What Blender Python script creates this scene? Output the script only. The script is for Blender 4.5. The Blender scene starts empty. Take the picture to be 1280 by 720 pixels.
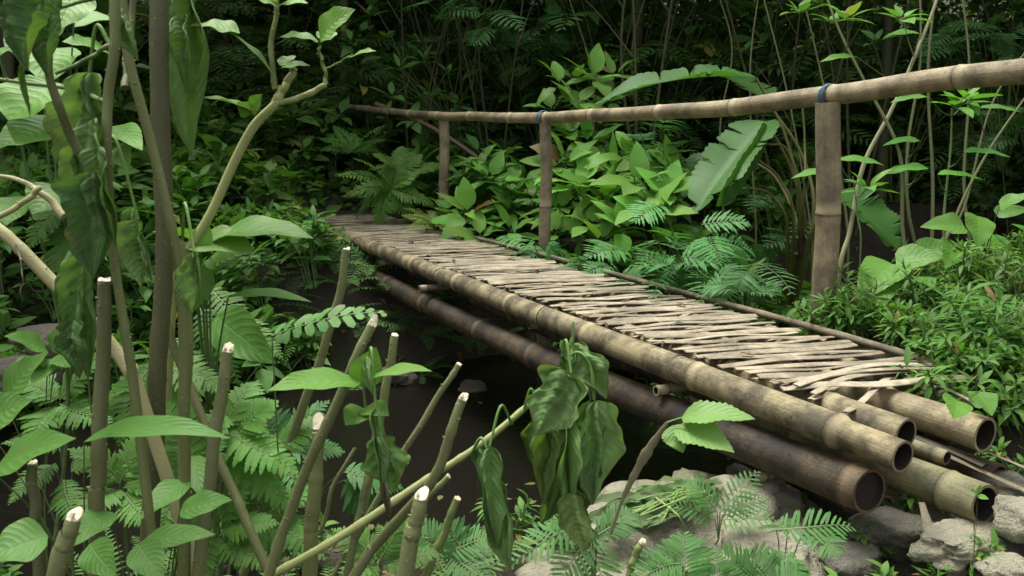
import bpy, math
import numpy as np
from mathutils import Vector
rng = np.random.default_rng(11)
PI = math.pi
scene = bpy.context.scene
COL = scene.collection

# ------------------------------------------------------------------ camera
PITCH = math.radians(11.4); FPX = 1067.0; CAMZ = 1.0
cd = bpy.data.cameras.new('camera'); cam = bpy.data.objects.new('camera', cd); COL.objects.link(cam)
cam.location = (0, 0, CAMZ); cam.rotation_euler = (PI/2 - PITCH, 0, 0)
cd.sensor_width = 36; cd.lens = 36*FPX/1280; cd.clip_start = 0.05; cd.clip_end = 500
cd.dof.use_dof = True; cd.dof.focus_distance = 4.2; cd.dof.aperture_fstop = 11
scene.camera = cam

# ------------------------------------------------------------------ world and sun
SUN_EL, SUN_AZ = math.radians(66), math.radians(-35)      # azimuth from +Y towards +X
w = bpy.data.worlds.new('World'); scene.world = w; w.use_nodes = True
nt = w.node_tree; bg = nt.nodes['Background']
sky = nt.nodes.new('ShaderNodeTexSky'); sky.sky_type = 'NISHITA'; sky.sun_disc = False
sky.sun_elevation = SUN_EL; sky.sun_rotation = SUN_AZ; sky.air_density = 1.0; sky.dust_density = 4.0
hs = nt.nodes.new('ShaderNodeHueSaturation'); hs.inputs['Saturation'].default_value = 0.06
nt.links.new(sky.outputs[0], hs.inputs['Color']); nt.links.new(hs.outputs[0], bg.inputs[0])
bg.inputs[1].default_value = 0.115
sd = bpy.data.lights.new('sun', 'SUN'); sd.energy = 1.5; sd.angle = math.radians(28); sd.color = (1.0, 0.97, 0.84)
sun = bpy.data.objects.new('sun', sd); COL.objects.link(sun)
sdir = Vector((math.sin(SUN_AZ)*math.cos(SUN_EL), math.cos(SUN_AZ)*math.cos(SUN_EL), math.sin(SUN_EL)))
sun.rotation_euler = sdir.to_track_quat('Z', 'Y').to_euler(); sun.location = (0, 0, 30)
scene.view_settings.view_transform = 'Standard'; scene.view_settings.look = 'None'
scene.view_settings.gamma = 1; scene.view_settings.exposure = 1.62
cy = scene.cycles
cy.max_bounces = 6; cy.diffuse_bounces = 3; cy.glossy_bounces = 2; cy.transmission_bounces = 3
cy.caustics_reflective = False; cy.caustics_refractive = False
cy.sample_clamp_indirect = 4.0
try:
    cy.use_denoising = True; cy.denoiser = 'OPENIMAGEDENOISE'
except Exception: pass

# ------------------------------------------------------------------ geometry helpers
def A(*v): return np.array(v, float)
def nrm(v): return v/np.maximum(np.linalg.norm(v, axis=-1, keepdims=True), 1e-9)
cp, sp = math.cos(PITCH), math.sin(PITCH)
def PZ(px, py, z):
    r_ = P(px, py, 1.0)-A(0, 0, CAMZ); return A(0, 0, CAMZ)+r_*(z-CAMZ)/r_[2]
def P(px, py, d):
    """a point of the place seen at photo pixel px, py, d metres in front of the camera"""
    a = (px-640)/FPX; b = -(py-360)/FPX
    return A(a*d, (cp+b*sp)*d, CAMZ+(-sp+b*cp)*d)
def smooth(x, a, b):
    k = np.clip((np.asarray(x, float)-a)/(b-a), 0, 1); return k*k*(3-2*k)
def lerp(a, b, k): return a+(b-a)*k
def ST(x, y):
    x = x-1.2; y = y-2.6; return x*-.4908+y*.8713, x*.8713+y*.4908
def B(s, t, z=0.0):
    """bridge coordinates: s along the bridge from its near end, t across it"""
    return A(1.2-.4908*s+.8713*t, 2.6+.8713*s+.4908*t, z)
def sn(x, y, f, k=0.0):
    return (np.sin(x*f+1.3+k)*np.cos(y*f*1.13+.7*k)+.5*np.sin(x*f*2.3+y*f*1.7+k)+.3*np.cos(x*f*3.9-y*f*4.3+2*k))
def G(x, y):
    x = np.asarray(x, float); y = np.asarray(y, float)
    s, t = ST(x, y)
    en = 1.0+.75*smooth(-t, .1, 2.2)+.5*smooth(t, .5, 1.1)
    ef = 3.7+1.0*smooth(-t, .2, 2.0)-.3*smooth(t, .8, 1.6)
    zn = -.56+.2*smooth(t, -.25, .25)+.30*smooth(t, .4, .9)+.1*np.maximum(t-1.2, 0)
    bed = -1.12
    z = lerp(zn, bed, smooth(s, en-.45, en+.2))
    zf = -.12+.17*np.clip(s-5.8, 0, 60)+.012*np.clip(s-7, 0, 60)**2+.1*smooth(t, 1, 3)
    z = lerp(z, zf, smooth(s, ef-.15, ef+1.25))
    side = .014*np.clip(np.abs(x)-7, 0, 50)**2+.03*np.clip(-y-3, 0, 50)**1.6
    z = z+np.minimum(side, 14)
    z = z+.025*sn(x, y, 2.1)+.012*sn(x, y, 7.3, 2)+.06*sn(x, y, .6, 1)*smooth(s, 5, 9)
    return np.minimum(z, 16+.2*sn(x, y, .3))

class Mesh:
    def __init__(self):
        self.v = []; self.f = []; self.uv = []; self.c = []; self.n = 0
    def add(self, v, f, uv, col):
        self.v.append(v.reshape(-1, 3)); self.f.append(f.reshape(-1, 4)+self.n)
        self.uv.append(uv.reshape(-1, 2)); self.c.append(np.broadcast_to(col, (v.reshape(-1, 3).shape[0], 3)))
        self.n += self.v[-1].shape[0]
    def build(self, name, mat, parent=None, loc=None, smooth_=True):
        v = np.concatenate(self.v); f = np.concatenate(self.f).astype(np.int32)
        uv = np.concatenate(self.uv); c = np.concatenate(self.c)
        off = A(*parent['_w']) if parent is not None else (A(*loc) if loc is not None else A(0, 0, 0))
        me = bpy.data.meshes.new(name)
        me.vertices.add(len(v)); me.vertices.foreach_set('co', (v-off).astype(np.float32).ravel())
        me.loops.add(len(f)*4); me.loops.foreach_set('vertex_index', f.ravel())
        me.polygons.add(len(f)); me.polygons.foreach_set('loop_start', np.arange(0, len(f)*4, 4, dtype=np.int32))
        me.polygons.foreach_set('use_smooth', np.full(len(f), smooth_))
        ul = me.uv_layers.new(name='UVMap'); ul.data.foreach_set('uv', uv[f.ravel()].astype(np.float32).ravel())
        ca = me.color_attributes.new('tint', 'FLOAT_COLOR', 'POINT')
        ca.data.foreach_set('color', np.concatenate([c, np.ones((len(c), 1))], 1).astype(np.float32).ravel())
        me.update(calc_edges=True); me.validate()
        me.materials.append(mat)
        o = bpy.data.objects.new(name, me); COL.objects.link(o)
        if parent is not None:
            o.parent = parent; o['_w'] = tuple(parent['_w'])
        elif loc is not None: o.location = loc; o['_w'] = tuple(loc)
        else: o['_w'] = (0., 0., 0.)
        return o

def profile(kind, t):
    t = np.clip(t, 0, 1)
    if kind == 'ovate': return np.sin(PI*t**.72)**.85*(1-.25*t)*1.12
    if kind == 'obov': return np.sin(PI*t**1.1)**.8
    if kind == 'lance': return np.sin(PI*t**.8)**1.0
    if kind == 'heart': return np.where(t < .16, .55+.45*np.sqrt(np.clip(t/.16, 0, 1)), 1.0)*np.clip(1-((t-.16)/.84).clip(0, 1)**1.7, 0, 1)
    if kind == 'pinna': return (np.clip(t*9, 0, 1)**.5)*(1-t)**.45
    if kind == 'strap': return (np.clip(t*12, 0, 1)**.5)*np.clip((1-t)*5, 0, 1)**.6
    if kind == 'banana': return np.clip(t*7, 0, 1)**.6*np.clip((1-t)*3.2, 0, 1)**.55
    return np.sin(PI*t)

def leaves(M, kind, Pp, D, N, L, W, droop=0.4, fold=0.25, col=(.06, .13, .04), nl=6, nh=1, rip=0.0, serr=0.0, twist=0.0, curl=0.0):
    """N leaf blades at once; Pp, D, N are (n,3) base, direction, upward normal"""
    Pp = np.atleast_2d(Pp); n = len(Pp)
    D = nrm(np.broadcast_to(D, (n, 3)).astype(float)); N = np.broadcast_to(N, (n, 3)).astype(float)
    X = np.cross(D, N); bad = np.linalg.norm(X, axis=1) < 1e-4
    X[bad] = np.cross(D[bad], A(1, .1, 0)); X = nrm(X); Z = np.cross(X, D)
    L = np.broadcast_to(L, (n,)).astype(float); W = np.broadcast_to(W, (n,)).astype(float)
    dr = np.broadcast_to(droop, (n,)).astype(float); dr = np.where(np.abs(dr) < 1e-3, 1e-3, dr)
    fo = np.broadcast_to(fold, (n,)).astype(float)
    t = np.linspace(0, 1, nl+1); s = np.linspace(-1, 1, 2*nh+1)
    T_, S_ = np.meshgrid(t, s, indexing='ij')
    w = profile(kind, T_)
    if kind == 'banana':
        nt_ = .95*np.maximum(0, np.sin(11*T_+1+2.1*np.sign(S_)+.6*S_))**60+.8*np.maximum(0, np.sin(17*T_+4*np.sign(S_)+.5*S_))**90+.06*np.sin(60*T_+3*S_)**2
        w = w*(1-nt_*np.clip((np.abs(S_)-.3)/.7, 0, 1))
    if serr: w = w*(1+serr*np.where(np.arange(nl+1) % 2, -1, 1)[:, None]*(np.abs(S_) > .9))
    w = np.maximum(w, .012)
    ph = rng.random(n)[:, None, None]*6.28; ph2 = rng.random(n)[:, None, None]*6.28
    th = dr[:, None, None]*T_
    ly = L[:, None, None]*np.sin(th)/dr[:, None, None]; lz = -L[:, None, None]*(1-np.cos(th))/dr[:, None, None]
    half = W[:, None, None]/2*w
    lx = S_*half
    off = fo[:, None, None]*np.abs(S_)*half
    if curl: off = off - curl*half*S_**2*1.2
    if rip: off = off + rip*W[:, None, None]*(np.sin(T_*15+ph)*S_**2+.8*np.sin(T_*7+ph2+S_*2)*np.abs(S_))*np.minimum(1, w*1.5)
    if fo.max() > .6: lx = lx*np.clip(1.25-.5*fo[:, None, None], .3, 1)
    if twist:
        tw = twist*(rng.random(n)[:, None, None]-.5)*2*T_
        lx, off = lx*np.cos(tw)-off*np.sin(tw), lx*np.sin(tw)+off*np.cos(tw)
    ly = ly+off*np.sin(th); lz = lz+off*np.cos(th)
    V = Pp[:, None, None, :]+lx[..., None]*X[:, None, None, :]+ly[..., None]*D[:, None, None, :]+lz[..., None]*Z[:, None, None, :]
    k = 2*nh+1
    i, j = np.meshgrid(np.arange(nl), np.arange(2*nh), indexing='ij')
    q = np.stack([i*k+j, i*k+j+1, (i+1)*k+j+1, (i+1)*k+j], -1).reshape(-1, 4)
    F = q[None]+(np.arange(n)*(nl+1)*k)[:, None, None]
    uv = np.broadcast_to(np.stack([T_, S_*.5+.5], -1), (n, nl+1, k, 2))
    c = np.broadcast_to(np.asarray(col, float), (n, 3))
    c = np.repeat(c, (nl+1)*k, axis=0)
    M.add(V, F, uv, c)

def spl(pts, n=12):
    p = np.asarray(pts, float)
    if len(p) == 2: k = np.linspace(0, 1, n)[:, None]; return p[0]*(1-k)+p[1]*k
    p = np.vstack([2*p[0]-p[1], p, 2*p[-1]-p[-2]]); out = []
    m = len(p)-3
    for i in range(m):
        u = np.linspace(0, 1, max(2, n//m+1), endpoint=(i == m-1))[:, None]
        a, b, c, d = p[i:i+4]
        out.append(.5*((2*b)+(c-a)*u+(2*a-5*b+4*c-d)*u**2+(-a+3*b-3*c+d)*u**3))
    return np.vstack(out)

def tube(M, pts, r, sides=8, col=(1, 1, 1), cap=False, knob=0.0, v0=0.0, flat=1.0, upv=None):
    p = np.asarray(pts, float); n = len(p)
    r = np.interp(np.linspace(0, 1, n), np.linspace(0, 1, len(np.atleast_1d(r))), np.atleast_1d(r)) if len(np.atleast_1d(r)) != n else np.asarray(r, float)
    d = nrm(np.gradient(p, axis=0))
    up = A(0, 0, 1) if upv is None else upv
    if abs(d[0] @ up) > .95: up = A(0, 1, .1)
    x = nrm(np.cross(d, up)); y = np.cross(x, d)
    a = np.linspace(0, 2*PI, sides+1)
    if knob: r = r*(1+knob*(rng.random(n)-.5))
    ring = (np.cos(a)[None, :, None]*x[:, None, :]+flat*np.sin(a)[None, :, None]*y[:, None, :])*r[:, None, None]
    V = p[:, None, :]+ring
    L = np.concatenate([[0], np.cumsum(np.linalg.norm(np.diff(p, axis=0), axis=1))])+v0
    uv = np.stack(np.broadcast_arrays((a/(2*PI))[None, :], L[:, None]), -1)
    k = sides+1
    i, j = np.meshgrid(np.arange(n-1), np.arange(sides), indexing='ij')
    F = np.stack([i*k+j, i*k+j+1, (i+1)*k+j+1, (i+1)*k+j], -1)
    M.add(V, F, uv, np.asarray(col, float))
    if cap:
        for e in ((0, n-1) if cap == 2 else (n-1,)):
            disc(M, p[e], d[e], x[e], y[e], r[e], sides, col, flat)
def disc(M, c, d, x, y, r, sides, col, flat=1.0, r0=0.0):
    a = np.linspace(0, 2*PI, sides+1)
    ri = np.array([r0, r])
    V = c+ri[:, None, None]*(np.cos(a)[None, :, None]*x+flat*np.sin(a)[None, :, None]*y)
    if r0 == 0: V[0] = c+1e-4*(np.cos(a)[:, None]*x+np.sin(a)[:, None]*y)
    k = sides+1; j = np.arange(sides)
    F = np.stack([j, j+k, j+k+1, j+1], -1)
    uv = np.stack(np.broadcast_arrays((a/(2*PI))[None, :], ri[:, None]), -1)
    M.add(V, F, uv, np.asarray(col, float))
def lines(M, Aa, Bb, r0, r1, col=(1, 1, 1), sag=0.0):
    """many thin three-sided twigs"""
    Aa = np.atleast_2d(Aa); Bb = np.atleast_2d(Bb); n = len(Aa)
    d = nrm(Bb-Aa); x = nrm(np.cross(d, A(.13, .21, .97))); y = np.cross(x, d)
    a = np.arange(4)*2*PI/3
    R = np.stack([np.broadcast_to(r0, (n,)), np.broadcast_to((np.asarray(r0)+np.asarray(r1))/2, (n,)), np.broadcast_to(r1, (n,))], 1)
    C = np.stack([Aa, (Aa+Bb)/2+A(0, 0, 1)*sag*np.linalg.norm(Bb-Aa, axis=1)[:, None], Bb], 1)
    V = C[:, :, None, :]+R[:, :, None, None]*(np.cos(a)[None, None, :, None]*x[:, None, None, :]+np.sin(a)[None, None, :, None]*y[:, None, None, :])
    i, j = np.meshgrid(np.arange(2), np.arange(3), indexing='ij')
    q = np.stack([i*4+j, i*4+j+1, (i+1)*4+j+1, (i+1)*4+j], -1).reshape(-1, 4)
    F = q[None]+(np.arange(n)*12)[:, None, None]
    uv = np.zeros((n, 3, 4, 2)); uv[..., 0] = a/(2*PI); uv[:, 1, :, 1] = .05; uv[:, 2, :, 1] = .1
    M.add(V, F, uv, np.asarray(col, float))

def thing(name, label, cat, loc, group=None):
    o = bpy.data.objects.new(name, None); COL.objects.link(o); o.location = tuple(map(float, loc))
    o.empty_display_size = .1
    o['_w'] = tuple(map(float, loc)); o['label'] = label; o['category'] = cat
    if group: o['group'] = group
    return o
def tag(o, label, cat, group=None, kind=None):
    if label: o['label'] = label
    if cat: o['category'] = cat
    if group: o['group'] = group
    if kind: o['kind'] = kind
    return o
def dup(root, loc, rz=0, sc=1.0, label=None, group=None, tilt=(0, 0)):
    r = root.copy(); COL.objects.link(r); r.location = tuple(map(float, loc)); r.rotation_euler = (tilt[0], tilt[1], rz); r.scale = (sc,)*3
    if label: r['label'] = label
    if group: r['group'] = group
    for ch in root.children:
        c = ch.copy(); COL.objects.link(c); c.parent = r
        for g in ch.children:
            d = g.copy(); COL.objects.link(d); d.parent = c
    return r

# ------------------------------------------------------------------ materials
def nodes(name):
    m = bpy.data.materials.new(name); m.use_nodes = True; t = m.node_tree; t.nodes.clear()
    return m, t
class NB:
    def __init__(s, t): s.t = t
    def n(s, ty, **kw):
        x = s.t.nodes.new(ty)
        for k, v in kw.items(): setattr(x, k, v)
        return x
    def l(s, a, b): s.t.links.new(a, b)
    def val(s, v):
        x = s.n('ShaderNodeValue'); x.outputs[0].default_value = v; return x.outputs[0]
    def m(s, op, a, b=None, c=None, clamp=False):
        x = s.n('ShaderNodeMath', operation=op, use_clamp=clamp)
        for i, q in enumerate((a, b, c)):
            if q is None: continue
            if isinstance(q, (int, float)): x.inputs[i].default_value = q
            else: s.l(q, x.inputs[i])
        return x.outputs[0]
    def mix(s, f, a, b, mode='MIX'):
        x = s.n('ShaderNodeMix', data_type='RGBA', blend_type=mode)
        for q, i in ((f, 0), (a, 6), (b, 7)):
            if isinstance(q, (int, float)): x.inputs[i].default_value = q
            elif isinstance(q, tuple): x.inputs[i].default_value = (*q, 1)
            else: s.l(q, x.inputs[i])
        return x.outputs[2]
    def noise(s, vec, scale, detail=3, rough=.6):
        x = s.n('ShaderNodeTexNoise'); x.inputs['Scale'].default_value = scale; x.inputs['Detail'].default_value = detail; x.inputs['Roughness'].default_value = rough
        s.l(vec, x.inputs['Vector']); return x.outputs[0]
    def ramp(s, f, pts):
        x = s.n('ShaderNodeValToRGB'); e = x.color_ramp.elements
        while len(e) < len(pts): e.new(.5)
        for q, (p, c) in zip(e, pts): q.position = p; q.color = (*c, 1) if len(c) == 3 else c
        s.l(f, x.inputs[0]); return x.outputs[0]
    def scale(s, vec, v):
        x = s.n('ShaderNodeMapping'); x.inputs['Scale'].default_value = v; s.l(vec, x.inputs['Vector']); return x.outputs[0]
    def bump(s, h, st=.4, dist=.01):
        x = s.n('ShaderNodeBump'); x.inputs['Strength'].default_value = st; x.inputs['Distance'].default_value = dist
        s.l(h, x.inputs['Height']); return x.outputs[0]

def leaf_mat(name, veins=9, vein_amt=.35, rough=.42, transl=.28, under=.25, holes=False, spec=.5, wrinkle=0.0, simple=False, bmp=.30):
    m, t = nodes(name); b = NB(t)
    at = b.n('ShaderNodeAttribute', attribute_name='tint').outputs['Color']
    uvn = b.n('ShaderNodeUVMap').outputs[0]; sx = b.n('ShaderNodeSeparateXYZ'); b.l(uvn, sx.inputs[0])
    tc = b.n('ShaderNodeTexCoord').outputs['Object']
    u, v = sx.outputs[0], sx.outputs[1]
    av = b.m('ABSOLUTE', b.m('SUBTRACT', v, .5))
    no = b.noise(tc, 14, 4)
    col = b.mix(b.m('MULTIPLY', no, .5), at, b.mix(.5, at, (.16, .17, .045)))
    bw = b.ramp(b.noise(tc, 45, 2), [(.66, (0, 0, 0)), (.78, (1, 1, 1))])
    if not simple: col = b.mix(b.m('MULTIPLY', bw, .4), col, (.12, .09, .035))
    h = None
    if not simple:
        mid = b.m('SUBTRACT', 1, b.m('MULTIPLY', av, 30), clamp=True)
        wob = b.m('MULTIPLY', b.noise(tc, 22, 2), .9)
        fr = b.m('FRACT', b.m('ADD', wob, b.m('SUBTRACT', b.m('MULTIPLY', u, veins), b.m('MULTIPLY', b.m('POWER', av, 1.35), veins*.75))))
        lat = b.m('SUBTRACT', 1, b.m('MULTIPLY', b.m('ABSOLUTE', b.m('SUBTRACT', fr, .5)), 9), clamp=True)
        vein = b.m('MAXIMUM', mid, b.m('MULTIPLY', lat, .55))
        col = b.mix(b.m('MULTIPLY', vein, vein_amt), col, (.22, .34, .09))
        h = b.m('SUBTRACT', b.m('MULTIPLY', b.m('SINE', b.m('MULTIPLY', fr, 6.283)), .5), vein)
        if wrinkle: h = b.m('ADD', h, b.m('MULTIPLY', b.noise(tc, 60, 4), wrinkle))
    geo = b.n('ShaderNodeNewGeometry')
    col = b.mix(b.m('MULTIPLY', geo.outputs['Backfacing'], under), col, (.12, .23, .07))
    pr = b.n('ShaderNodeBsdfPrincipled'); b.l(col, pr.inputs['Base Color'])
    pr.inputs['Roughness'].default_value = rough; pr.inputs['Specular IOR Level'].default_value = spec
    if h is not None: b.l(b.bump(h, bmp, .003), pr.inputs['Normal'])
    tr = b.n('ShaderNodeBsdfTranslucent'); b.l(b.mix(1.0, col, (1.5, 1.7, .55), 'MULTIPLY'), tr.inputs[0])
    mx = b.n('ShaderNodeMixShader'); mx.inputs[0].default_value = transl
    b.l(pr.outputs[0], mx.inputs[1]); b.l(tr.outputs[0], mx.inputs[2])
    out = b.n('ShaderNodeOutputMaterial')
    res = mx.outputs[0]
    if holes:
        hl = b.ramp(b.noise(tc, 26, 1), [(.70, (0, 0, 0)), (.71, (1, 1, 1))])
        tp = b.n('ShaderNodeBsdfTransparent'); m2 = b.n('ShaderNodeMixShader')
        b.l(hl, m2.inputs[0]); b.l(res, m2.inputs[1]); b.l(tp.outputs[0], m2.inputs[2]); res = m2.outputs[0]
    b.l(res, out.inputs[0]); return m
M_LEAF = leaf_mat('leaf', 8, .22, spec=.24, rough=.5)
M_WILT = leaf_mat('wilted leaf', 13, .34, .72, .26, .40, wrinkle=2.2, spec=.15, bmp=.45)
M_HOLE = leaf_mat('eaten leaf', 9, .4, .5, .2, .35, holes=True, wrinkle=.5)
M_BAN = leaf_mat('banana leaf', 30, .10, .5, .3, .10, spec=.25, bmp=.25)
M_FERN = leaf_mat('fern leaf', 1, .20, .55, .3, .12, spec=.25)
M_FAR = leaf_mat('far leaf', simple=True, rough=.55, transl=.25, spec=.25, under=.15)

def stem_mat(name, c1, c2, spots=.5, scale=1.0, rough=.65):
    m, t = nodes(name); b = NB(t)
    at = b.n('ShaderNodeAttribute', attribute_name='tint').outputs['Color']
    tc = b.n('ShaderNodeTexCoord').outputs['Object']
    n1 = b.noise(b.scale(tc, (60*scale, 60*scale, 9*scale)), 1, 4)
    n2 = b.noise(tc, 5*scale, 3)
    col = b.mix(n1, c1, c2); col = b.mix(b.m('MULTIPLY', n2, .6), col, tuple(.55*x for x in c1))
    sp_ = b.ramp(b.noise(tc, 150*scale, 1), [(.66, (0, 0, 0)), (.72, (1, 1, 1))])
    col = b.mix(b.m('MULTIPLY', sp_, spots), col, (.32, .30, .2))
    col = b.mix(1.0, col, at, 'MULTIPLY')
    pr = b.n('ShaderNodeBsdfPrincipled'); b.l(col, pr.inputs['Base Color']); pr.inputs['Roughness'].default_value = rough
    b.l(b.bump(b.m('ADD', n1, sp_), .5, .004), pr.inputs['Normal'])
    out = b.n('ShaderNodeOutputMaterial'); b.l(pr.outputs[0], out.inputs[0]); return m
M_STEM = stem_mat('green brown stem', (.175, .19, .075), (.12, .145, .048))
M_PALE = stem_mat('pale branch', (.36, .35, .19), (.25, .26, .12), .3)
M_DARKSTEM = stem_mat('dark stem', (.085, .092, .032), (.055, .066, .022), .3)
M_GREEN = stem_mat('green stalk', (.12, .19, .06), (.09, .15, .045), .1)
M_CUT = stem_mat('fresh cut wood', (.78, .70, .52), (.62, .50, .32), .1)
M_BARK = stem_mat('brown bark', (.15, .12, .08), (.09, .07, .045), .3)
M_DEAD = stem_mat('dead leaf', (.25, .17, .09), (.14, .09, .05), .2)

M_DRYTWIG = stem_mat('dry twig', (.33, .30, .17), (.20, .17, .09), .4)
def bamboo_mat(name, c1, c2, dark, stain=.5, green=0.0, rough=.45):
    m, t = nodes(name); b = NB(t)
    at = b.n('ShaderNodeAttribute', attribute_name='tint')
    sxa = b.n('ShaderNodeSeparateXYZ'); b.l(at.outputs['Color'], sxa.inputs[0])   # x = node mark
    uvn = b.n('ShaderNodeUVMap').outputs[0]
    tc = b.n('ShaderNodeTexCoord').outputs['Object']
    wv = b.n('ShaderNodeSeparateXYZ'); b.l(uvn, wv.inputs[0])
    ang = b.m('MULTIPLY', wv.outputs[0], 6.28318)
    cb = b.n('ShaderNodeCombineXYZ'); b.l(b.m('COSINE', ang), cb.inputs[0]); b.l(b.m('SINE', ang), cb.inputs[1]); b.l(wv.outputs[1], cb.inputs[2])
    cy_ = cb.outputs[0]
    fib = b.noise(b.scale(cy_, (11, 11, 1.6)), 1.6, 5, .7)
    fine = b.noise(b.scale(cy_, (40, 40, 2.5)), 1.5, 3, .7)
    big = b.noise(tc, 3.1, 4, .65); blot = b.noise(tc, 9, 5, .7)
    col = b.mix(b.ramp(fib, [(.3, (0, 0, 0)), (.7, (1, 1, 1))]), c1, c2)
    col = b.mix(b.m('MULTIPLY', b.ramp(fine, [(.45, (0, 0, 0)), (.8, (1, 1, 1))]), .45), col, tuple(.6*x for x in c2))
    if green: col = b.mix(b.m('MULTIPLY', b.ramp(big, [(.35, (0, 0, 0)), (.6, (1, 1, 1))]), green), col, (.22, .25, .07))
    st = b.m('MULTIPLY', b.ramp(b.m('ADD', b.m('MULTIPLY', big, .5), b.m('MULTIPLY', blot, .5)), [(.42, (0, 0, 0)), (.56, (1, 1, 1))]), stain)
    col = b.mix(st, col, dark)
    pk = b.ramp(b.noise(b.scale(cy_, (3, 3, 9)), 4, 3, .6), [(.60, (0, 0, 0)), (.70, (1, 1, 1))])
    col = b.mix(b.m('MULTIPLY', pk, .5), col, dark)
    sm = b.ramp(b.noise(b.scale(cy_, (2.2, 2.2, 1.1)), 6, 6, .75), [(.50, (0, 0, 0)), (.66, (1, 1, 1))])
    col = b.mix(b.m('MULTIPLY', sm, stain*.65), col, tuple(.5*(x+y) for x, y in zip(c2, dark)))
    ck = b.ramp(b.noise(b.scale(cy_, (14, 14, .35)), 1.3, 2, .5), [(.625, (0, 0, 0)), (.64, (1, 1, 1)), (.655, (1, 1, 1)), (.67, (0, 0, 0))])
    col = b.mix(b.m('MULTIPLY', ck, .8), col, tuple(.6*x for x in dark))
    sp2 = b.ramp(b.noise(tc, 85, 3, .7), [(.56, (0, 0, 0)), (.68, (1, 1, 1))])
    col = b.mix(b.m('MULTIPLY', sp2, .45), col, dark)
    col = b.mix(b.m('MULTIPLY', sxa.outputs[0], .6), col, tuple(min(.6, 1.25*x+.01) for x in c1))
    col = b.mix(b.m('MULTIPLY', sxa.outputs[1], .8), col, tuple(.55*x for x in dark))
    pr = b.n('ShaderNodeBsdfPrincipled'); b.l(col, pr.inputs['Base Color'])
    b.l(b.m('ADD', rough, b.m('MULTIPLY', blot, .3)), pr.inputs['Roughness'])
    pr.inputs['Specular IOR Level'].default_value = .35
    b.l(b.bump(b.m('ADD', b.m('ADD', fib, b.m('MULTIPLY', fine, .8)), sp2), .5, .004), pr.inputs['Normal'])
    out = b.n('ShaderNodeOutputMaterial'); b.l(pr.outputs[0], out.inputs[0]); return m
M_BTOP = bamboo_mat('weathered yellow bamboo', (.42, .35, .20), (.25, .20, .11), (.06, .05, .032), .95, .12, .55)
M_BRAIL = bamboo_mat('tan bamboo', (.43, .36, .205), (.27, .215, .12), (.09, .07, .045), .8)
M_BDARK = bamboo_mat('dark wet and shade-toned bamboo', (.155, .105, .052), (.055, .040, .024), (.016, .013, .010), .95)
M_BGREEN = bamboo_mat('mossy bamboo', (.27, .24, .13), (.20, .18, .10), (.06, .055, .035), .75, .45)
M_BPOST = bamboo_mat('grey brown bamboo', (.43, .36, .22), (.26, .21, .13), (.085, .07, .05), .75)
M_SLAT = bamboo_mat('dry grey slat', (.50, .43, .31), (.36, .30, .21), (.11, .09, .06), .8, 0, .6)
M_INSIDE = bamboo_mat('dark bamboo hollow', (.035, .029, .022), (.02, .017, .014), (.008, .007, .006), .6, 0, .8)
def plain(name, c, rough=.6):
    m, t = nodes(name); b = NB(t); tc = b.n('ShaderNodeTexCoord').outputs['Object']
    pr = b.n('ShaderNodeBsdfPrincipled'); b.l(b.mix(b.noise(tc, 60, 2), c, tuple(.6*x for x in c)), pr.inputs['Base Color']); pr.inputs['Roughness'].default_value = rough
    out = b.n('ShaderNodeOutputMaterial'); b.l(pr.outputs[0], out.inputs[0]); return m
M_BLUE = plain('blue twine', (.06, .17, .26)); M_WIRE = plain('dark twine', (.03, .028, .025))

def soil_mat():
    m, t = nodes('soil and leaf litter'); b = NB(t)
    tc = b.n('ShaderNodeTexCoord').outputs['Object']
    n1 = b.noise(tc, 2.0, 6, .65); n2 = b.noise(tc, 18, 5, .7); vo = b.n('ShaderNodeTexVoronoi'); vo.inputs['Scale'].default_value = 22; b.l(tc, vo.inputs['Vector'])
    col = b.ramp(n1, [(.3, (.016, .012, .008)), (.5, (.036, .027, .018)), (.7, (.075, .057, .038))])
    col = b.mix(b.m('MULTIPLY', n2, .7), col, (.035, .028, .016))
    col = b.mix(b.ramp(b.noise(tc, 1.1, 3), [(.52, (0, 0, 0)), (.66, (.6, .6, .6))]), col, (.03, .05, .015))
    pr = b.n('ShaderNodeBsdfPrincipled'); b.l(col, pr.inputs['Base Color']); pr.inputs['Roughness'].default_value = .9
    b.l(b.bump(b.m('ADD', b.m('MULTIPLY', b.noise(tc, 6, 7, .75), 2.0), n2), .9, .05), pr.inputs['Normal'])
    out = b.n('ShaderNodeOutputMaterial'); b.l(pr.outputs[0], out.inputs[0]); return m
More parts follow.
